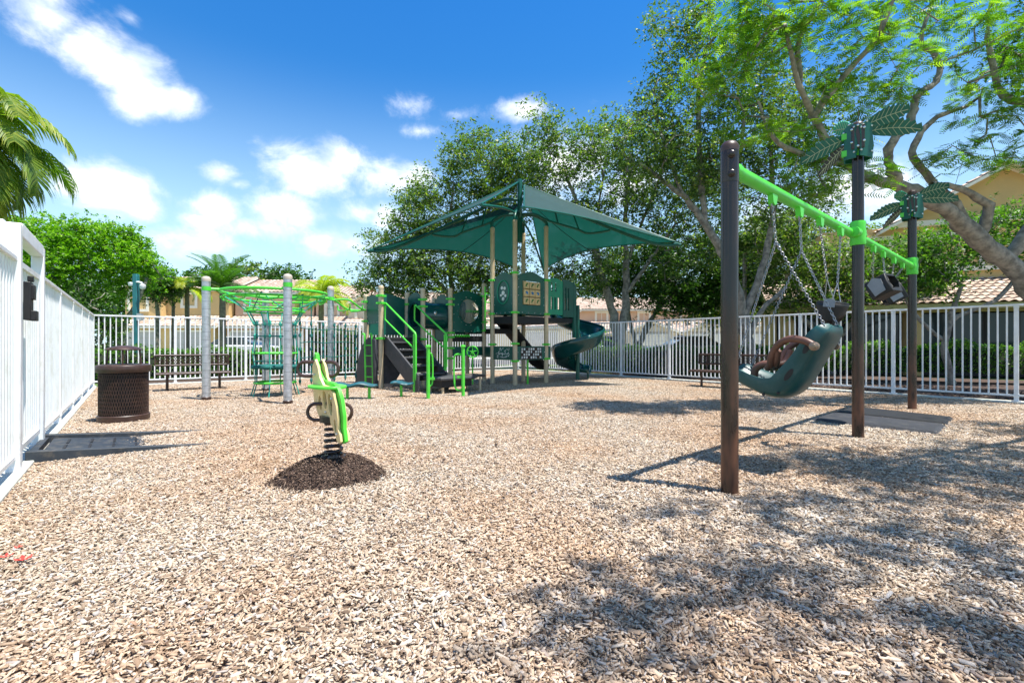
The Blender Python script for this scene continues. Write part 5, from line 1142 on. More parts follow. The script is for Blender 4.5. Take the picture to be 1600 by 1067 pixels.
L([(9.6,6.4,5.4),(10.2,4.4,6.2),(9.6,2.4,6.6)], [.09,.07,.04])
blobsP = [(4.2,7.4,6.1,1.1,.9,.6),(5.0,7.6,5.8,.9,.8,.6),(3.5,7.8,5.5,.8,.7,.5),(3.9,7.8,4.6,.7,.6,.35),(5.2,8.2,4.7,.9,.6,.5),(5.9,7.6,6.6,1.0,.8,.6),(6.6,8.3,5.7,.8,.6,.5),(7.4,8.5,6.9,1.1,.9,.6),(8.6,8.6,6.3,1.1,.9,.6),(8.4,8.7,5.3,.8,.6,.5),(5.7,8.2,4.1,.9,.5,.45),(9.6,8.7,4.6,1.0,.7,.4),(9.9,8.7,6.4,1.1,.9,.7),(4.8,8.2,3.8,.7,.5,.35),(5.8,8.1,5.4,.8,.6,.5),(7.9,8.6,4.4,.6,.5,.3),(3.6,7.6,6.6,.9,.8,.5)]
C1 = clumps(blobsP, 400, rs, .2)
blobsF = [(5.2,3.3,6.55,1.1,.9,.35),(5.6,2.9,6.6,1.2,.9,.35),(7.2,3.7,6.4,1.3,1.0,.35),(6.6,1.9,6.8,1.3,.7,.3),(8.6,2.6,6.7,1.3,1.0,.35),(3.9,1.9,6.9,.9,.6,.25),(5.0,1.1,6.9,.9,.6,.25),(8.8,5.0,6.2,1.2,.9,.35),(9.8,3.8,6.5,1.2,1.2,.35),(7.6,1.0,6.9,1.2,.8,.3),(3.0,.9,6.9,.7,.5,.25),(2.6,.75,6.9,.35,.25,.12),(4.2,.5,6.9,.8,.5,.25),(5.6,.0,7.0,1.0,.5,.25),(9.4,1.6,6.8,1.1,.9,.3)]
rs = np.random.default_rng(77); C2 = clumps(blobsF, 215, rs, .1)
Ca = np.concatenate([C1, C2]); grow(sk, Ca, rs, jit=.10, tip=.0055, lo=8); wood(sk, pb, 'trunk', 'trunk_wood', pt_)
def sprays(C, per, sig, rs):
    """bipinnate leaves: flat feathers of leaflets"""
    VV, RN_ = [], []
    for c in C:
        cb = rs.uniform(-.2,.2)
        for _ in range(per):
            o = c + rs.normal(0, sig, 3)*np.array([1,1,.45]); yaw = rs.uniform(0, 2*PI); dr = rs.uniform(-.55, .1)
            d = np.array([math.cos(yaw), math.sin(yaw), dr]); d /= np.linalg.norm(d); s_ = np.cross(d, [0,0,1]); s_ /= np.linalg.norm(s_); nn_ = np.cross(s_, d)
            roll = rs.normal(0,.35); s_ = s_*math.cos(roll)+nn_*math.sin(roll)
            L_ = rs.uniform(.16,.30); n = 8; rv = np.clip(rs.beta(2.4,2.2)+cb, 0, 1)
            for i in range(n):
                t = (i+.7)/n; q = o + d*L_*t + np.array([0,0,-.10*L_*t*t*2]); wl = .072*math.sin(PI*(.15+.8*t))**.7*(L_/.33)
                for sg in (-1,1):
                    e = q + s_*sg*wl + d*wl*.45 - np.array([0,0,.12*wl]); h = d*.0165
                    VV.append([q-h*.5, q+h*.6, e+h*.35, e-h*.5]); RN_.append(np.clip(rv+rs.uniform(-.1,.1),0,1))
    V_ = np.array(VV).reshape(-1,3); return V_, np.arange(len(V_)).reshape(-1,4), np.array(RN_)
Va, Fa, ra = sprays(C1, 11, .12, rs); Vb_, Fb, rb = sprays(C2, 17, .20, rs)
V_ = np.concatenate([Va, Vb_]) - np.array(pb); mesh_obj('crown', fast_mesh('crown', V_, np.concatenate([Fa, Fb+len(Va)]), np.concatenate([ra, rb]), 'leaf_poinciana'), pt_)

# ---- palms
def frond(parent, off, o, yaw, el0, L_, droop, m, rs, nl=46, ll=.55, w_=.022, hang=.5, name='frond'):
    """arching rachis with leaflets on both sides"""
    d = np.array([math.cos(yaw), math.sin(yaw), 0]); s_ = np.array([-math.sin(yaw), math.cos(yaw), 0]); pts = []; p = np.array(o, float); a = el0; ds_ = L_/24
    for i in range(25):
        pts.append(p.copy()); p = p + (d*math.cos(a)+np.array([0,0,math.sin(a)]))*ds_; a -= droop/24*(.6+.8*i/24)
    b = MB(off); b.tube(pts[::2], [.018*(1-.85*i/12)+.002 for i in range(13)], 5)
    rv = [0.4]*len(b.f)
    VV, RR = [], []; cb = rs.uniform(-.15,.2)
    for i in range(nl):
        t = .10+.90*i/nl; k = t*24; j = min(23, int(k)); q = pts[j] + (pts[j+1]-pts[j])*(k-j); T = pts[j+1]-pts[j]; T /= np.linalg.norm(T); nn_ = np.cross(T, s_)*-1
        if nn_[2] < 0: nn_ = -nn_
        l = ll*math.sin(PI*(.12+.84*t))**.6*rs.uniform(.85,1.1)
        for sg in (-1,1):
            e1_ = s_*sg*.72 + T*.55 + nn_*.10; e1_ /= np.linalg.norm(e1_); m1_ = q+e1_*l*.5; e2_ = e1_+np.array([0,0,-hang*rs.uniform(.7,1.3)]); e2_ /= np.linalg.norm(e2_); m2_ = m1_+e2_*l*.3; e3_ = e2_+np.array([0,0,-hang]); e3_ /= np.linalg.norm(e3_); m3_ = m2_+e3_*l*.25
            wv = T*w_*.5; VV += [[q-wv*.6,q+wv*.6,m1_+wv,m1_-wv],[m1_-wv,m1_+wv,m2_+wv*.7,m2_-wv*.7],[m2_-wv*.7,m2_+wv*.7,m3_+wv*.1,m3_-wv*.1]]
            r0 = np.clip(.35+cb+rs.uniform(-.2,.2), 0, 1); RR += [r0, r0, min(1, r0+.15)]
    V_ = np.array(VV).reshape(-1,3); base = len(b.v); b.v += [tuple(x) for x in V_]; b.f += [tuple(base+4*i+c for c in range(4)) for i in range(len(RR))]; b.r = rv+RR
    return b.build(name, m, parent, smooth=False)
def palm(name, label, base, h, n, L_, m, seed, lean=(0,0), r0=.13, ll=.55, droop=1.7, group=None, shaft=False, nl=46, hang=.5, yaws=None, w_=.022, els=None):
    rs = np.random.default_rng(seed); base = Vector(base); r = thing(name, label, 'palm', base, 0, group); top_ = base+Vector((lean[0],lean[1],h))
    b = MB(base); pts = [base.lerp(top_, t)+Vector((0,0,-.1 if t == 0 else 0)) for t in [i/12 for i in range(13)]]; b.tube(pts, [r0*(1.15-.35*i/12)+(.006 if i % 2 else 0) for i in range(13)], 12); b.build('trunk', 'palm_wood', r)
    if shaft: b = MB(base); b.lathe([(r0*.8,0),(r0*.85,.2),(r0*.5,.7)], top_-Vector((0,0,.1)), 12); b.build('crownshaft', 'fascia_green', r)
    for i in range(n):
        y = (yaws[i] if yaws else 2*PI*i/n*2.399*1.0 + rs.uniform(-.25,.25)); e = els[i] if els else rs.uniform(.15, 1.35)
        frond(r, base, top_+Vector((0,0,.0)), y, e, L_*rs.uniform(.85,1.1), droop*rs.uniform(.85,1.2), m, rs, nl, ll, w_, hang)
    return r
mat('fascia_green', (.12,.22,.05), .5)
yw = [R(a) for a in (-28,-8,10,28,50,-50,-85,120,200,240,-35,4,-18,22,-6,14,-22,38,-10,18,-12,6,-30,20)]
el_ = [1.15,.85,.45,1.05,.55,.6,.7,.6,.5,.4,-.5,-.25,.15,-.1,1.3,.75,.55,-.45,-.75,-.6,.25,-.05,.3,.1]
palm('coconut_palm', 'coconut palm with yellow-green fronds drooping in from the left edge', (-9.95,8.0,0), 4.5, 24, 2.1, 'leaf_coconut', 51, lean=(.35,.1), ll=.72, droop=2.45, nl=90, hang=.9, yaws=yw, els=el_, w_=.034)
palm('feather_palm', 'small palm with drooping pale fronds before the yellow house', (-17.5,26.2,0), 4.1, 12, 1.5, 'leaf_golden', 52, r0=.12, ll=.5, droop=2.0, w_=.05, nl=30)
palm('feather_palm', 'slim palm between the yellow house windows', (-18.8,27,0), 4.3, 9, 1.4, 'leaf_palm', 53, r0=.09, ll=.45, droop=2.0, w_=.05, nl=30)
palm('feather_palm', 'broad spiky silver-green palm left of the net climber', (-15.0,25.2,0), 4.0, 24, 2.1, 'leaf_hedge', 54, r0=.16, ll=.5, droop=1.1, w_=.05, nl=34, hang=.1)
palm('feather_palm', 'golden-yellow palm above the roofs right of the net climber', (-10.2,26,0), 3.75, 18, 2.1, 'leaf_golden', 55, r0=.15, ll=.55, droop=2.1, w_=.055, nl=34, hang=.6)
palm('feather_palm', 'palm just left of the leftmost climber post', (-16.4,26,0), 4.0, 10, 1.4, 'leaf_palm', 56, r0=.12, ll=.45, droop=1.9, w_=.05, nl=30)
palm('fan_palm', 'low bright green palm over the fence beside the spiral slide', (3.4,21.8,0), .95, 16, 1.15, 'leaf_bright', 57, r0=.10, ll=.5, droop=1.3, w_=.06, nl=26, hang=.2)
palm('fan_palm', 'small palm glimpsed above the lime beam between swing post and chains', (8.9,18.6,0), 4.6, 12, .9, 'leaf_dark', 58, r0=.08, ll=.4, droop=1.0, w_=.05, nl=20, hang=.1)
# ---- background tree line, beyond the roofs
for i, (x, z, rx, rz) in enumerate(((-36,8.4,3.2,2.0),(-31.5,9.0,2.6,1.6),(-27.0,8.7,2.4,1.5),(-43,5.6,2.6,1.6),(-22.5,5.6,3.0,1.4),(-14,4.8,3.0,1.6),(-8,5.2,3.6,2.0),(0,7,4,3),(10,7.2,5,3.4),(21,7.5,5,3.6),(30,7.5,6,4),(-48,7,4,3.5))):
    lb_ = ['dark tree top behind roofs, above the net climber\'s left post','tree tops behind roofs between the two left climber posts','tree tops behind roofs left of the golden palm','far tree behind the bright round tree','far tree right of the golden palm','far tree behind roofs at the left tip of the canopy','far tree behind the stairs','far tree behind the green play deck','far tree behind spiral slide','far tree behind the nearest swing post','far tree behind hanging chains','far tree left of the yellow house'][i]
    tree('far_tree', lb_, 'tree', (x,58,0), [([(x,58,0),(x,58,z*.4),(x+.3,58,z*.7)],[.3,.25,.15],0)], [(x,58,z,rx,2,rz),(x+1.5,58,z-1.2,rx,2,rz)], 120, 50, .6, .38, 'leaf_dark' if i % 3 != 1 else 'leaf_oak', 60+i, group='trees beyond the houses', tip=.03)

# ================================================================== hedges
def hedge(label, P0, D, L_, depth, h, m, seed, z0=.05, dens=420, size=.075, wob=.06, name='hedge'):
    rs = np.random.default_rng(seed); P0 = Vector(P0); D = Vector(D).normalized(); N = Vector((-D.y,D.x,0)); r = thing(name, label, 'hedge', P0)
    b = MB(P0)
    def f(u, v):
        a = PI*v; return P0 + D*L_*u + N*depth/2*(1-2*v)*.8 + ZUP*(z0 + (h-z0-.08)*min(1, math.sin(a)*2.2))
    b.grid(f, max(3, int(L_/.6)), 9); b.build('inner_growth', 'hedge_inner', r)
    n = int(L_*(depth+h*2)*dens); u = rs.uniform(0,L_,n); v = rs.uniform(-(h-z0)*1., depth+(h-z0), n)   # unrolled: front, top, back
    side = v < 0; back = v > depth
    lump = wob*(np.sin(u*3.1+seed)+np.sin(u*7.3)*.6+np.sin(u*13.7)*.4)
    off = np.where(side, -depth/2 + np.abs(rs.normal(0,.05,n))-.02, np.where(back, depth/2-np.abs(rs.normal(0,.05,n)), v-depth/2)); zz = np.where(side, h+v, np.where(back, h-(v-depth), h+rs.normal(0,.035,n)+lump)); zz = np.where(side | back, z0+(zz-z0)*(1+lump/h), zz)
    C = np.stack([P0.x+D.x*u+N.x*off, P0.y+D.y*u+N.y*off, zz], 1)
    V_, F_, rn_ = leaf_quads(C, 1, .03, size, rs, 1., .25); V_ -= np.array(P0)
    mesh_obj('foliage', fast_mesh('foliage', V_, F_, rn_, m), r); return r
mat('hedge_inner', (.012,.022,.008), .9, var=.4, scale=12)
hedge('clipped light green hedge behind the back fence, below the golden palm', C0 + U*2.6 - Vv*1.0, Vv, 13.4, .9, .92, 'leaf_hedge', 71, dens=330, size=.10)
hedge('tall dark green hedge behind the rope wall and grey climber post', C0 + U*1.5 + Vv*5.6, Vv, 6.4, .8, 1.55, 'leaf_dark', 74, dens=380, size=.10)
hedge('dark glossy hedge beyond the right fence, before the small garages', CK + Vv*2.2 - U*.5, -U, 8.0, 1.0, .95, 'leaf_dark', 72, dens=420, size=.085)
hedge('leafy green hedge under the dark windows of the tiled house', Vector((6.9,16.4,0))+Vector((1.2,0,0)), (.86,-.40,0), 9.5, .9, 1.05, 'leaf_hedge', 73, z0=.30, dens=520, size=.085, wob=.09)
# low plants along the house bed
for i, (x,y) in enumerate(((10.9,9.4),(11.5,9.0),(3.1,19.9),(2.2,20.7))):
    rs = np.random.default_rng(90+i); r = thing('leafy_plant', ['small leafy plant at the right edge behind the last fence post','leafy plant just outside the frame-side fence post','low plant behind fence right of slide','low plant behind fence by the slide'][i], 'plant', (x,y,0))
    b = MB((x,y,0)); b.tube([(x,y,-.02),(x+.02,y,.2)], .015, 5); b.build('stem', 'trunk_wood', r)
    V_, F_, rn_ = leaf_quads(np.array([[0,0,.24],[.08,.05,.18],[-.08,0,.2]]), 60, .11, .11, rs); mesh_obj('foliage', fast_mesh('foliage', V_, F_, rn_, 'leaf_hedge'), r)
# white-flecked shrubs: dry leaves on the soil beyond the fence
def leaf_litter(name, lab, poly_o, ax1, l1, ax2, l2, n, seed):
    rs = np.random.default_rng(seed); u = rs.uniform(0,l1,n); v = rs.uniform(0,l2,n); C = np.stack([poly_o.x+ax1.x*u+ax2.x*v, poly_o.y+ax1.y*u+ax2.y*v, poly_o.z+rs.uniform(.0,.03,n)],1)
    V_, F_, rn_ = leaf_quads(C, 1, .01, .05 if 'fallen' in name else .07, rs, .2, 3.); o = mesh_obj(name, fast_mesh(name, V_, F_, rn_, 'mound_chips')); tag(o, lab, 'dry leaves', kind='stuff')
leaf_litter('leaf_litter', 'brown dry leaves strewn on the bed beyond the right fence', CK + Vv*.35 - U*1., -U, 19, Vv, 3.2, 9000, 5)

leaf_litter('fallen_leaves', 'scattered dry leaves lying on the wood chips under the trees', Vector((.3,1.8,.014)), Vector((.78,.62,0)), 11, Vector((-.62,.78,0)), 5.5, 420, 6)
leaf_litter('fallen_leaves', 'few dry leaves and twigs lying on the chips left of centre', Vector((-6.5,9.5,.014)), Vector((.62,-.78,0)), 9, Vector((.78,.62,0)), 6.5, 160, 8)
# ================================================================== light pole with cameras
r = thing('light_pole', 'teal square pole with white dome cameras beyond back left fence', 'pole', (-11.75,15.2,0)); o = Vector((-11.75,15.2,0))
b = MB(o); b.box(o+ZUP*1.64, (.13,.13,3.3)); b.build('pole', 'teal_pole', r, bevel=.008)
b = MB(o); b.tube(smooth_path([o+Vector((-.1,0,3.02)), o+Vector((.1,-.05,3.04)), o+Vector((.26,-.08,3.00))], 4), .03, 8); b.build('arm', 'white_paint', r)
b = MB(o); b.lathe([(.001,-.10),(.06,-.08),(.085,-.02),(.085,.04),(.04,.07),(.001,.075)], o+Vector((.27,-.08,2.90)), 16); b.build('dome_camera', 'white_paint', r)
b = MB(o); b.lathe([(.001,-.08),(.05,-.06),(.07,.0),(.07,.04),(.001,.06)], o+Vector((-.12,-.06,2.98)), 16); b.build('dome_camera', 'white_paint', r)
b = MB(o); b.box(o+Vector((.14,-.02,1.95)), (.14,.10,.22)); b.build('junction_box', 'galv', r)
lp = Vector((15.3,28,0)); r = thing('street_lamp', 'thin black street lamp beyond the right fence near the garages', 'street lamp', lp)
b = MB(lp); b.tube([lp, lp+ZUP*2.9], .05, 8); b.build('pole', 'black_rubber', r)
b = MB(lp); b.lathe([(.05,2.9),(.2,2.98),(.24,3.2),(.12,3.42),(.02,3.5)], lp, 10); b.build('lantern', 'black_rubber', r)

# ================================================================== houses
def tiles(parent, off, o, ux, uy, wd_, ln, name='roof_tiles', tw=.30, tl=.38, amp=.05, seed=1, lift=.02):
    """barrel tiles over a plane: o eave corner, ux along the eave, uy up the slope; stepped courses"""
    ux = Vector(ux).normalized(); uy = Vector(uy).normalized(); N = ux.cross(uy).normalized(); N = N if N.z > 0 else -N
    rs = np.random.default_rng(seed); nx, ny = max(1, int(wd_/tw)), max(1, int(ln/tl)); tw = wd_/nx; tl = ln/ny
    prof = [(0,0),(.16,.55),(.36,1.),(.56,.9),(.72,.35),(.86,0.02),(1,0)]; VV = []; FF = []; RR = []
    ux_, uy_, N_, o_ = [np.array(v) for v in (ux, uy, N, o)]
    for j in range(ny):
        for i in range(nx):
            b0_ = len(VV)
            for (t, hh) in prof:
                p0 = o_ + ux_*(i+t)*tw + uy_*(j*tl-.03) + N_*(lift+.045+hh*amp); p1 = o_ + ux_*(i+t)*tw + uy_*((j+1)*tl) + N_*(lift+.010+hh*amp*.8)
                VV += [p0, p1]
            for k in range(len(prof)-1): FF.append((b0_+2*k, b0_+2*k+2, b0_+2*k+3, b0_+2*k+1))
            RR += [float(np.clip(rs.normal(.5,.25),0,1))]*(len(prof)-1)
    me = fast_mesh(name, np.array(VV)-np.array(off), np.array(FF), np.array(RR), 'roof_tile'); ob = mesh_obj(name, me, parent); tag(ob, kind='stuff'); return ob
def window(parent, off, c, wd_, h_, ux, N, mull=1, frame='trim_cream', trans=0, surround=.12):
    """frame proud of the wall, pane set back inside it"""
    c = Vector(c); ux = Vector(ux); N = Vector(N); b = MB(off); f = surround
    for s in (-1,1):
        b.box(c+ux*s*(wd_/2+f/2)+N*.03, (f,.10,h_+2*f), ax=(ux,N,ZUP)); b.box(c+ZUP*s*(h_/2+f/2)+N*.028, (wd_,.096,f), ax=(ux,N,ZUP))
    for i in range(mull): b.box(c+ux*(wd_*((i+1)/(mull+1)-.5))+N*.01, (.05,.05,h_), ax=(ux,N,ZUP))
    for i in range(trans): b.box(c+ZUP*(h_*((i+1)/(trans+1)-.5))+N*.009, (wd_,.046,.045), ax=(ux,N,ZUP))
    w_ = b.build('window', frame, parent); b = MB(off); b.box(c-N*.02, (wd_,.02,h_), ax=(ux,N,ZUP)); b.build('pane', 'window_glass', w_)
def garage(parent, off, c, wd_, h_, ux, N, m='garage_door'):
    c = Vector(c); b = MB(off)
    for s in (-1,1): b.box(c+ux*s*(wd_/2+.07)+N*.04+ZUP*h_/2, (.14,.12,h_+.14), ax=(ux,N,ZUP))
    b.box(c+ZUP*(h_+.07)+N*.038, (wd_,.11,.14), ax=(ux,N,ZUP)); g = b.build('garage_frame', 'trim_cream', parent)
    for k in range(4): b = MB(off); b.box(c+ZUP*(h_*(k+.5)/4)+N*.02, (wd_,.04,h_/4-.015), ax=(ux,N,ZUP)); b.build('door_panel', m, g)
def gable_roof(parent, off, o, ux, uy, wd_, ln, z, rise, over=.35, seed=1, tile=True, wallm=None, name='roof'):
    """ridge runs along uy (depth ln); gable faces -uy; eave height z"""
    ux = Vector(ux).normalized(); uy = Vector(uy).normalized(); o = Vector(o); c0 = o+ux*wd_/2
    hw = wd_/2+over; rz = rise*(hw/(wd_/2)); b = MB(off); th = .12
    for s in (-1,1):
        e = c0+ux*s*hw-uy*over; r_ = c0-uy*over; q = [up(e,z-(rz-rise)), up(e+uy*(ln+over*2),z-(rz-rise)), up(r_+uy*(ln+over*2),z+rise), up(r_,z+rise)]
        b.add(q+[p+ZUP*th for p in q], [(0,1,2,3),(7,6,5,4),(0,4,5,1),(1,5,6,2),(2,6,7,3),(3,7,4,0)])
    rf = b.build(name, 'trim_cream', parent, smooth=False)
    if wallm:
        b = MB(off); b.prism([(0,0),(wd_,0),(wd_/2,rise)], .2, up(o,z)+uy*.1, ux, ZUP); b.build('gable_wall', wallm, parent, smooth=False)
    for s in (-1,1):
        e = up(c0+ux*s*hw-uy*over, z-(rz-rise)+th); r_ = up(c0-uy*over, z+rise+th); sl_ = (r_-e).length
        if s < 0: tiles(rf, off, e, uy, r_-e, ln+over*2, sl_, seed=seed, lift=.0, tw=.34, tl=.42)
        else: tiles(rf, off, e, uy, r_-e, ln+over*2, sl_, seed=seed+1, lift=.0, tw=.34, tl=.42)
    return rf
def shed_roof(parent, off, o, ux, uy, wd_, ln, z0, z1, seed=1, over=.4, name='roof', tw=.34, tl=.42, soff='trim_cream'):
    """one slope rising along uy"""
    ux = Vector(ux).normalized(); uy = Vector(uy).normalized(); o = Vector(o); k = (z1-z0)/ln; a = up(o-ux*over-uy*over, z0-k*over); c = up(o+ux*(wd_+over)-uy*over, z0-k*over); d = up(o+ux*(wd_+over)+uy*ln, z1); e = up(o-ux*over+uy*ln, z1)
    b = MB(off); q = [a,c,d,e]; b.add([p-ZUP*.18 for p in q]+q, [(3,2,1,0),(4,5,6,7),(0,1,5,4),(1,2,6,5),(2,3,7,6),(3,0,4,7)]); rf = b.build(name, soff, parent, smooth=False)
    tiles(rf, off, a, ux, e-a, wd_+2*over, (e-a).length, seed=seed, lift=.0, tw=tw, tl=tl); return rf
def wall_box(parent, off, o, ux, uy, wd_, dp, z0, z1, m, name='wall'):
    ux = Vector(ux); uy = Vector(uy); o = Vector(o); b = MB(off); b.box(up(o+ux*wd_/2+uy*dp/2, (z0+z1)/2), (wd_,dp,z1-z0), ax=(ux,uy,ZUP)); return b.build(name, m, parent, smooth=False)
# row houses beyond the road: left yellow house
HX_ = RD; HY = RN
def at(px, Y): return Vector(((px-800)/760*Y, Y, 0))
def rowhouse(name, label, x0, x1, Y, m, zt, seed, wins, gables=(), garages=(), porch_z=2.75, group='stucco houses across the road'):
    o = Vector((x0, Y, 0)); r = thing(name, label, 'house', o, 0, group); W_ = x1-x0; ux = Vector((1,0,0)); uy = Vector((0,1,0)); N = Vector((0,-1,0))
    wall_box(r, o, o+uy*1.6, ux, uy, W_, 8, 0, zt, m); wall_box(r, o, o+ux*.3, ux, uy, W_-.6, 1.6, 0, porch_z-.1, m, 'garage_wall')
    shed_roof(r, o, o+ux*.3, ux, uy, W_-.6, 1.6, porch_z, porch_z+.75, seed)
    shed_roof(r, o, o+uy*1.6, ux, uy, W_, 4, zt, zt+1.45, seed+1)
    b = MB(o); b.add([up(o-ux*.4+uy*5.6,zt+1.45),up(o+ux*(W_+.4)+uy*5.6,zt+1.45),up(o+ux*(W_+.4)+uy*10,zt-.1),up(o-ux*.4+uy*10,zt-.1)], [(0,1,2,3)]); b.build('rear_roof', 'roof_tile', r)
    for s in (0, W_): b = MB(o); b.prism([(0,0),(4,1.32),(8,0)], .1, up(o+ux*(s+(.1 if s == 0 else -.1))+uy*1.6, zt), uy, ZUP); b.build('gable_wall', m, r, smooth=False)
    for wn in wins: window(r, o, Vector((wn[0], Y+(wn[4] if len(wn) > 4 else 1.6), wn[1])), wn[2], wn[3], ux, N, 1, surround=.22)
    for (x, ww, rise) in gables:
        wall_box(r, o, Vector((x-ww/2, Y+.9, 0)), ux, uy, ww, .7, 2.9, zt, m, 'bay_wall'); gable_roof(r, o, Vector((x-ww/2, Y+.9, 0)), ux, uy, ww, 3., zt-.05, rise, seed=seed+5, wallm=m)
    for (x, ww) in garages: garage(r, o, Vector((x, Y, 0)), ww, 2.1, ux, N)
    return r
rowhouse('town_house', 'yellow two-storey stucco house above the trash can, left', -32.6, -24.2, 40, 'stucco_yellow', 5.9, 101, [(-31.4,4.75,1.35,1.45,.9),(-27.6,4.85,1.0,.95)], [(-31.0,3.0,.9)], [(-30.6,3.0),(-26.6,2.6)])
rowhouse('town_house', 'peach stucco house behind the leftmost climber post', -24.0, -17.2, 40.6, 'stucco_peach', 5.7, 111, [(-22.6,4.5,.9,1.2),(-18.9,4.5,.9,1.0)], [], [(-22.0,2.8),(-18.8,2.4)])
rowhouse('town_house', 'peach stucco house behind the golden palm', -17.0, -13.6, 40.6, 'stucco_peach', 5.2, 121, [(-15.6,3.9,.9,1.0)], [], [(-15.4,2.4)])
rowhouse('town_house', 'cream gabled house with green-framed window above the climbing wall', -13.6, -6.5, 39.4, 'stucco_cream', 4.4, 131, [(-8.6,3.7,.8,.9),(-12.3,3.5,1.0,1.0,.9)], [(-12.3,2.6,.75)], [(-11.5,2.6),(-8.4,2.4)])
rowhouse('town_house', 'cream house mostly hidden by the tall oak and the deck', -6.2, 5.6, 41, 'stucco_cream', 4.2, 141, [(-4,3.6,1,1),(2,3.6,1,1)], [], [(-3,2.6),(2.5,2.6)])
rowhouse('town_house', 'pale taller house behind the small gabled garages', 6.0, 24.0, 50, 'stucco_peach', 4.9, 151, [(9.5,3.7,1,1.3),(14,3.7,1,1.3),(18.5,3.7,1,1.3)], [], [(12,2.6)])
# low gabled garages seen through the right fence
for i, (x0, ww) in enumerate(((8.9,4.2),(13.5,4.2),(18.2,4.4),(23.5,5))):
    o = Vector((x0, 38.5, 0)); r = thing('garage_building', ['low cream gabled garage building just right of the slide','low cream gabled garage building above the silver car','low cream gabled garage behind the bushy tree','low cream gabled garage behind the middle swing post'][i], 'garage', o, 0, 'low gabled garages'); ux = Vector((1,0,0)); uy = Vector((0,1,0))
    wall_box(r, o, o, ux, uy, ww, 6, 0, 2.05, 'stucco_cream'); gable_roof(r, o, o, ux, uy, ww, 6, 2.0, .85, seed=160+i, wallm='stucco_cream'); garage(r, o, o+ux*ww/2, 2.6, 1.75, ux, Vector((0,-1,0)), 'trim_cream')
# ---- big yellow house on the right, dark porch behind the hedge
ho = Vector((10.2,18.4,0)); hx = Vector((.93,-.37,0)).normalized(); hy = Vector((.37,.93,0)).normalized(); HN = -hy
hr = thing('yellow_house', 'yellow stucco house with brown tiled roof behind the right fence', 'house', ho)
HL = 15.; a_ = ho
wall_box(hr, ho, a_+hy*2.2, hx, hy, HL, 5, 0, 3.3, 'stucco_yellow')
b = MB(ho); b.box(up(a_+hx*HL/2-hy*.02, 2.36), (HL+.5,.22,.34), ax=(hx,hy,ZUP)); b.build('porch_beam', 'fascia', hr)
b = MB(ho); b.box(up(a_+hx*HL/2+hy*2.15, 1.25), (HL-.2,.05,2.2), ax=(hx,hy,ZUP)); b.build('porch_shade_sheet', 'shade_interior', hr)  # near-black sheet over the yellow wall, porch shade put into its colour
for s in (.2, 4.0, 8.0, 11.2, 14.6):
    b = MB(ho); b.box(up(a_+hx*s, 1.1), (.45,.42,2.18), ax=(hx,hy,ZUP)); b.build('column', 'stucco_yellow', hr, bevel=.01)
for s0_, s1_ in ((.5,3.7),(4.3,7.7),(8.3,10.9),(11.5,14.3)):
    n = 4; wN = (s1_-s0_)/n
    for k in range(n):
        b = MB(ho); cx = a_+hx*(s0_+wN*(k+.5))+hy*.10
        for s in (-1,1): b.box(up(cx+hx*s*(wN/2-.03),1.1), (.05,.04,2.16), ax=(hx,hy,ZUP))
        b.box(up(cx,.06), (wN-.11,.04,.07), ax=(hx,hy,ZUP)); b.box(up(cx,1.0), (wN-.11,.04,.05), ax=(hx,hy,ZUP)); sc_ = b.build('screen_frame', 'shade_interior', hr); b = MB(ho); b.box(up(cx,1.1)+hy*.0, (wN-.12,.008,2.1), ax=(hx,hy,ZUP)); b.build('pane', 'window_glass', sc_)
rf = shed_roof(hr, ho, a_-hy*.1, hx, hy, HL, 2.9, 2.62, 3.62, 201, .5, tw=.26, tl=.36, soff='fascia')
# upper storey set back
uo = a_+hx*1.8+hy*2.6
wall_box(hr, ho, uo, hx, hy, 11.5, 5, 3.2, 5.7, 'stucco_yellow', 'upper_wall')
for s in (1.6, 4.4, 7.6): window(hr, ho, up(uo+hx*s,4.65), 1.3, 1.15, hx, HN, 1, surround=.16)
b = MB(ho); b.box(up(uo+hx*5.75-hy*.05,3.95), (11.5,.16,.16), ax=(hx,hy,ZUP)); b.build('cornice', 'trim_cream', hr)
gable_roof(hr, ho, uo+hx*2.4, hx, hy, 6.8, 5, 5.7, 1.9, .55, 205, wallm='stucco_yellow')
b = MB(ho); b.box(up(uo+hx*5.8-hy*.10,5.75), (7.3,.30,.20), ax=(hx,hy,ZUP)); b.build('cornice', 'trim_cream', hr)
# roof piece seen low, left of the house (neighbour)
no_ = Vector((15.6,27.5,0)); r = thing('tiled_house', 'low tiled house seen between the swing posts behind the bushes', 'house', no_)
wall_box(r, no_, no_, hx, hy, 12, 6, 0, 2.7, 'stucco_yellow'); shed_roof(r, no_, no_, hx, hy, 12, 4, 2.75, 4.6, 211); window(r, no_, up(no_+hx*3,1.6), 1.2, 1.2, hx, HN); window(r, no_, up(no_+hx*7,1.6), 1.2, 1.2, hx, HN)

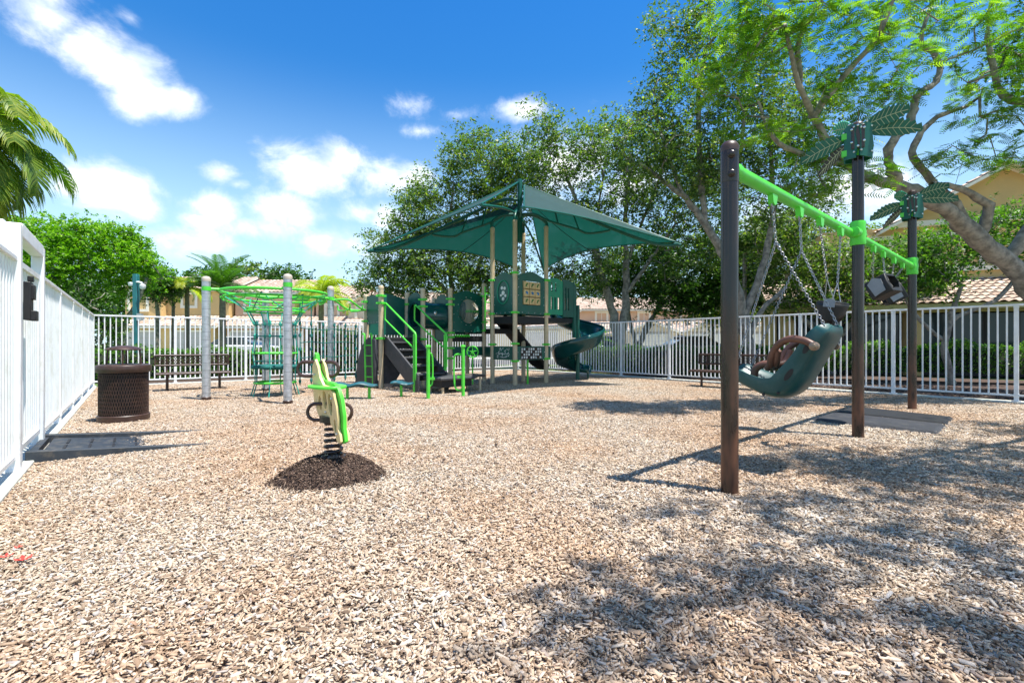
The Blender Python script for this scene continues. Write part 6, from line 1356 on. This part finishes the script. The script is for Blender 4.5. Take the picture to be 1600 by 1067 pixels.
# ================================================================== cars behind the hedges
def car(name, label, c, rz, m, van=False):
    r = thing(name, label, 'car', c, rz, 'cars parked across the road'); L_, Wd = (4.7,1.86)
    prof = [(-2.35,.35),(-2.33,.80),(-2.1,.98),(-1.0,1.06),(1.6 if not van else 2.1,1.06),(2.2,1.0),(2.34,.8),(2.34,.35)]
    b = MB(); b.prism(prof, Wd, (0,0,0), (1,0,0), (0,0,1)); b.build('body', m, r, bevel=.06)
    roof = [(-1.15,1.05),(-.35,1.50),(.9,1.52),(1.75,1.06)] if not van else [(-1.5,1.05),(-.8,1.68),(2.0,1.72),(2.25,1.06)]
    b = MB(); b.prism([(x,z) for x, z in roof], Wd-.28, (0,0,0), (1,0,0), (0,0,1)); b.build('windows', 'car_glass', r, bevel=.04)
    b = MB(); x0, x1 = roof[1][0]-.05, roof[2][0]+.05; b.box(((x0+x1)/2,0,roof[1][1]+.03), (x1-x0,Wd-.30,.06)); b.build('roof', m, r, bevel=.025)
    for x in (-1.45,1.45):
        for s in (-1,1):
            b = MB(); b.lathe([(.16,-.11),(.31,-.11),(.33,-.07),(.33,.07),(.31,.11),(.16,.11)], (x,s*(Wd/2-.10),.33), 18, (0,1,0)); wh = b.build('wheel', 'tyre', r); b = MB(); b.lathe([(.20,-.115),(.20,.115)], (x,s*(Wd/2-.10),.33), 14, (0,1,0)); b.build('rim', 'galv', wh)
    for s in (-1,1):
        b = MB(); b.box((-2.31,s*.66,.74), (.08,.34,.14)); b.build('headlight', 'steel', r); b = MB(); b.box((2.31,s*.66,.82), (.07,.28,.16)); b.build('tail_light', 'red_petal', r)
    return r
car('parked_car', 'white car parked beyond the hedge, behind the net climber', (-16.0,29.0,-.02), R(178), 'car_white')
car('parked_car', 'dark blue car parked in front of the peach house garages', (-19.8,36.9,.0), R(92), 'car_blue')
car('parked_car', 'silver car parked beyond the dark hedge, behind the right bench', (9.6,26.9,-.02), R(4), 'car_silver')
car('parked_car', 'dark blue car half hidden by the hedge right of the slide', (5.0,28.9,-.02), R(4), 'car_blue')
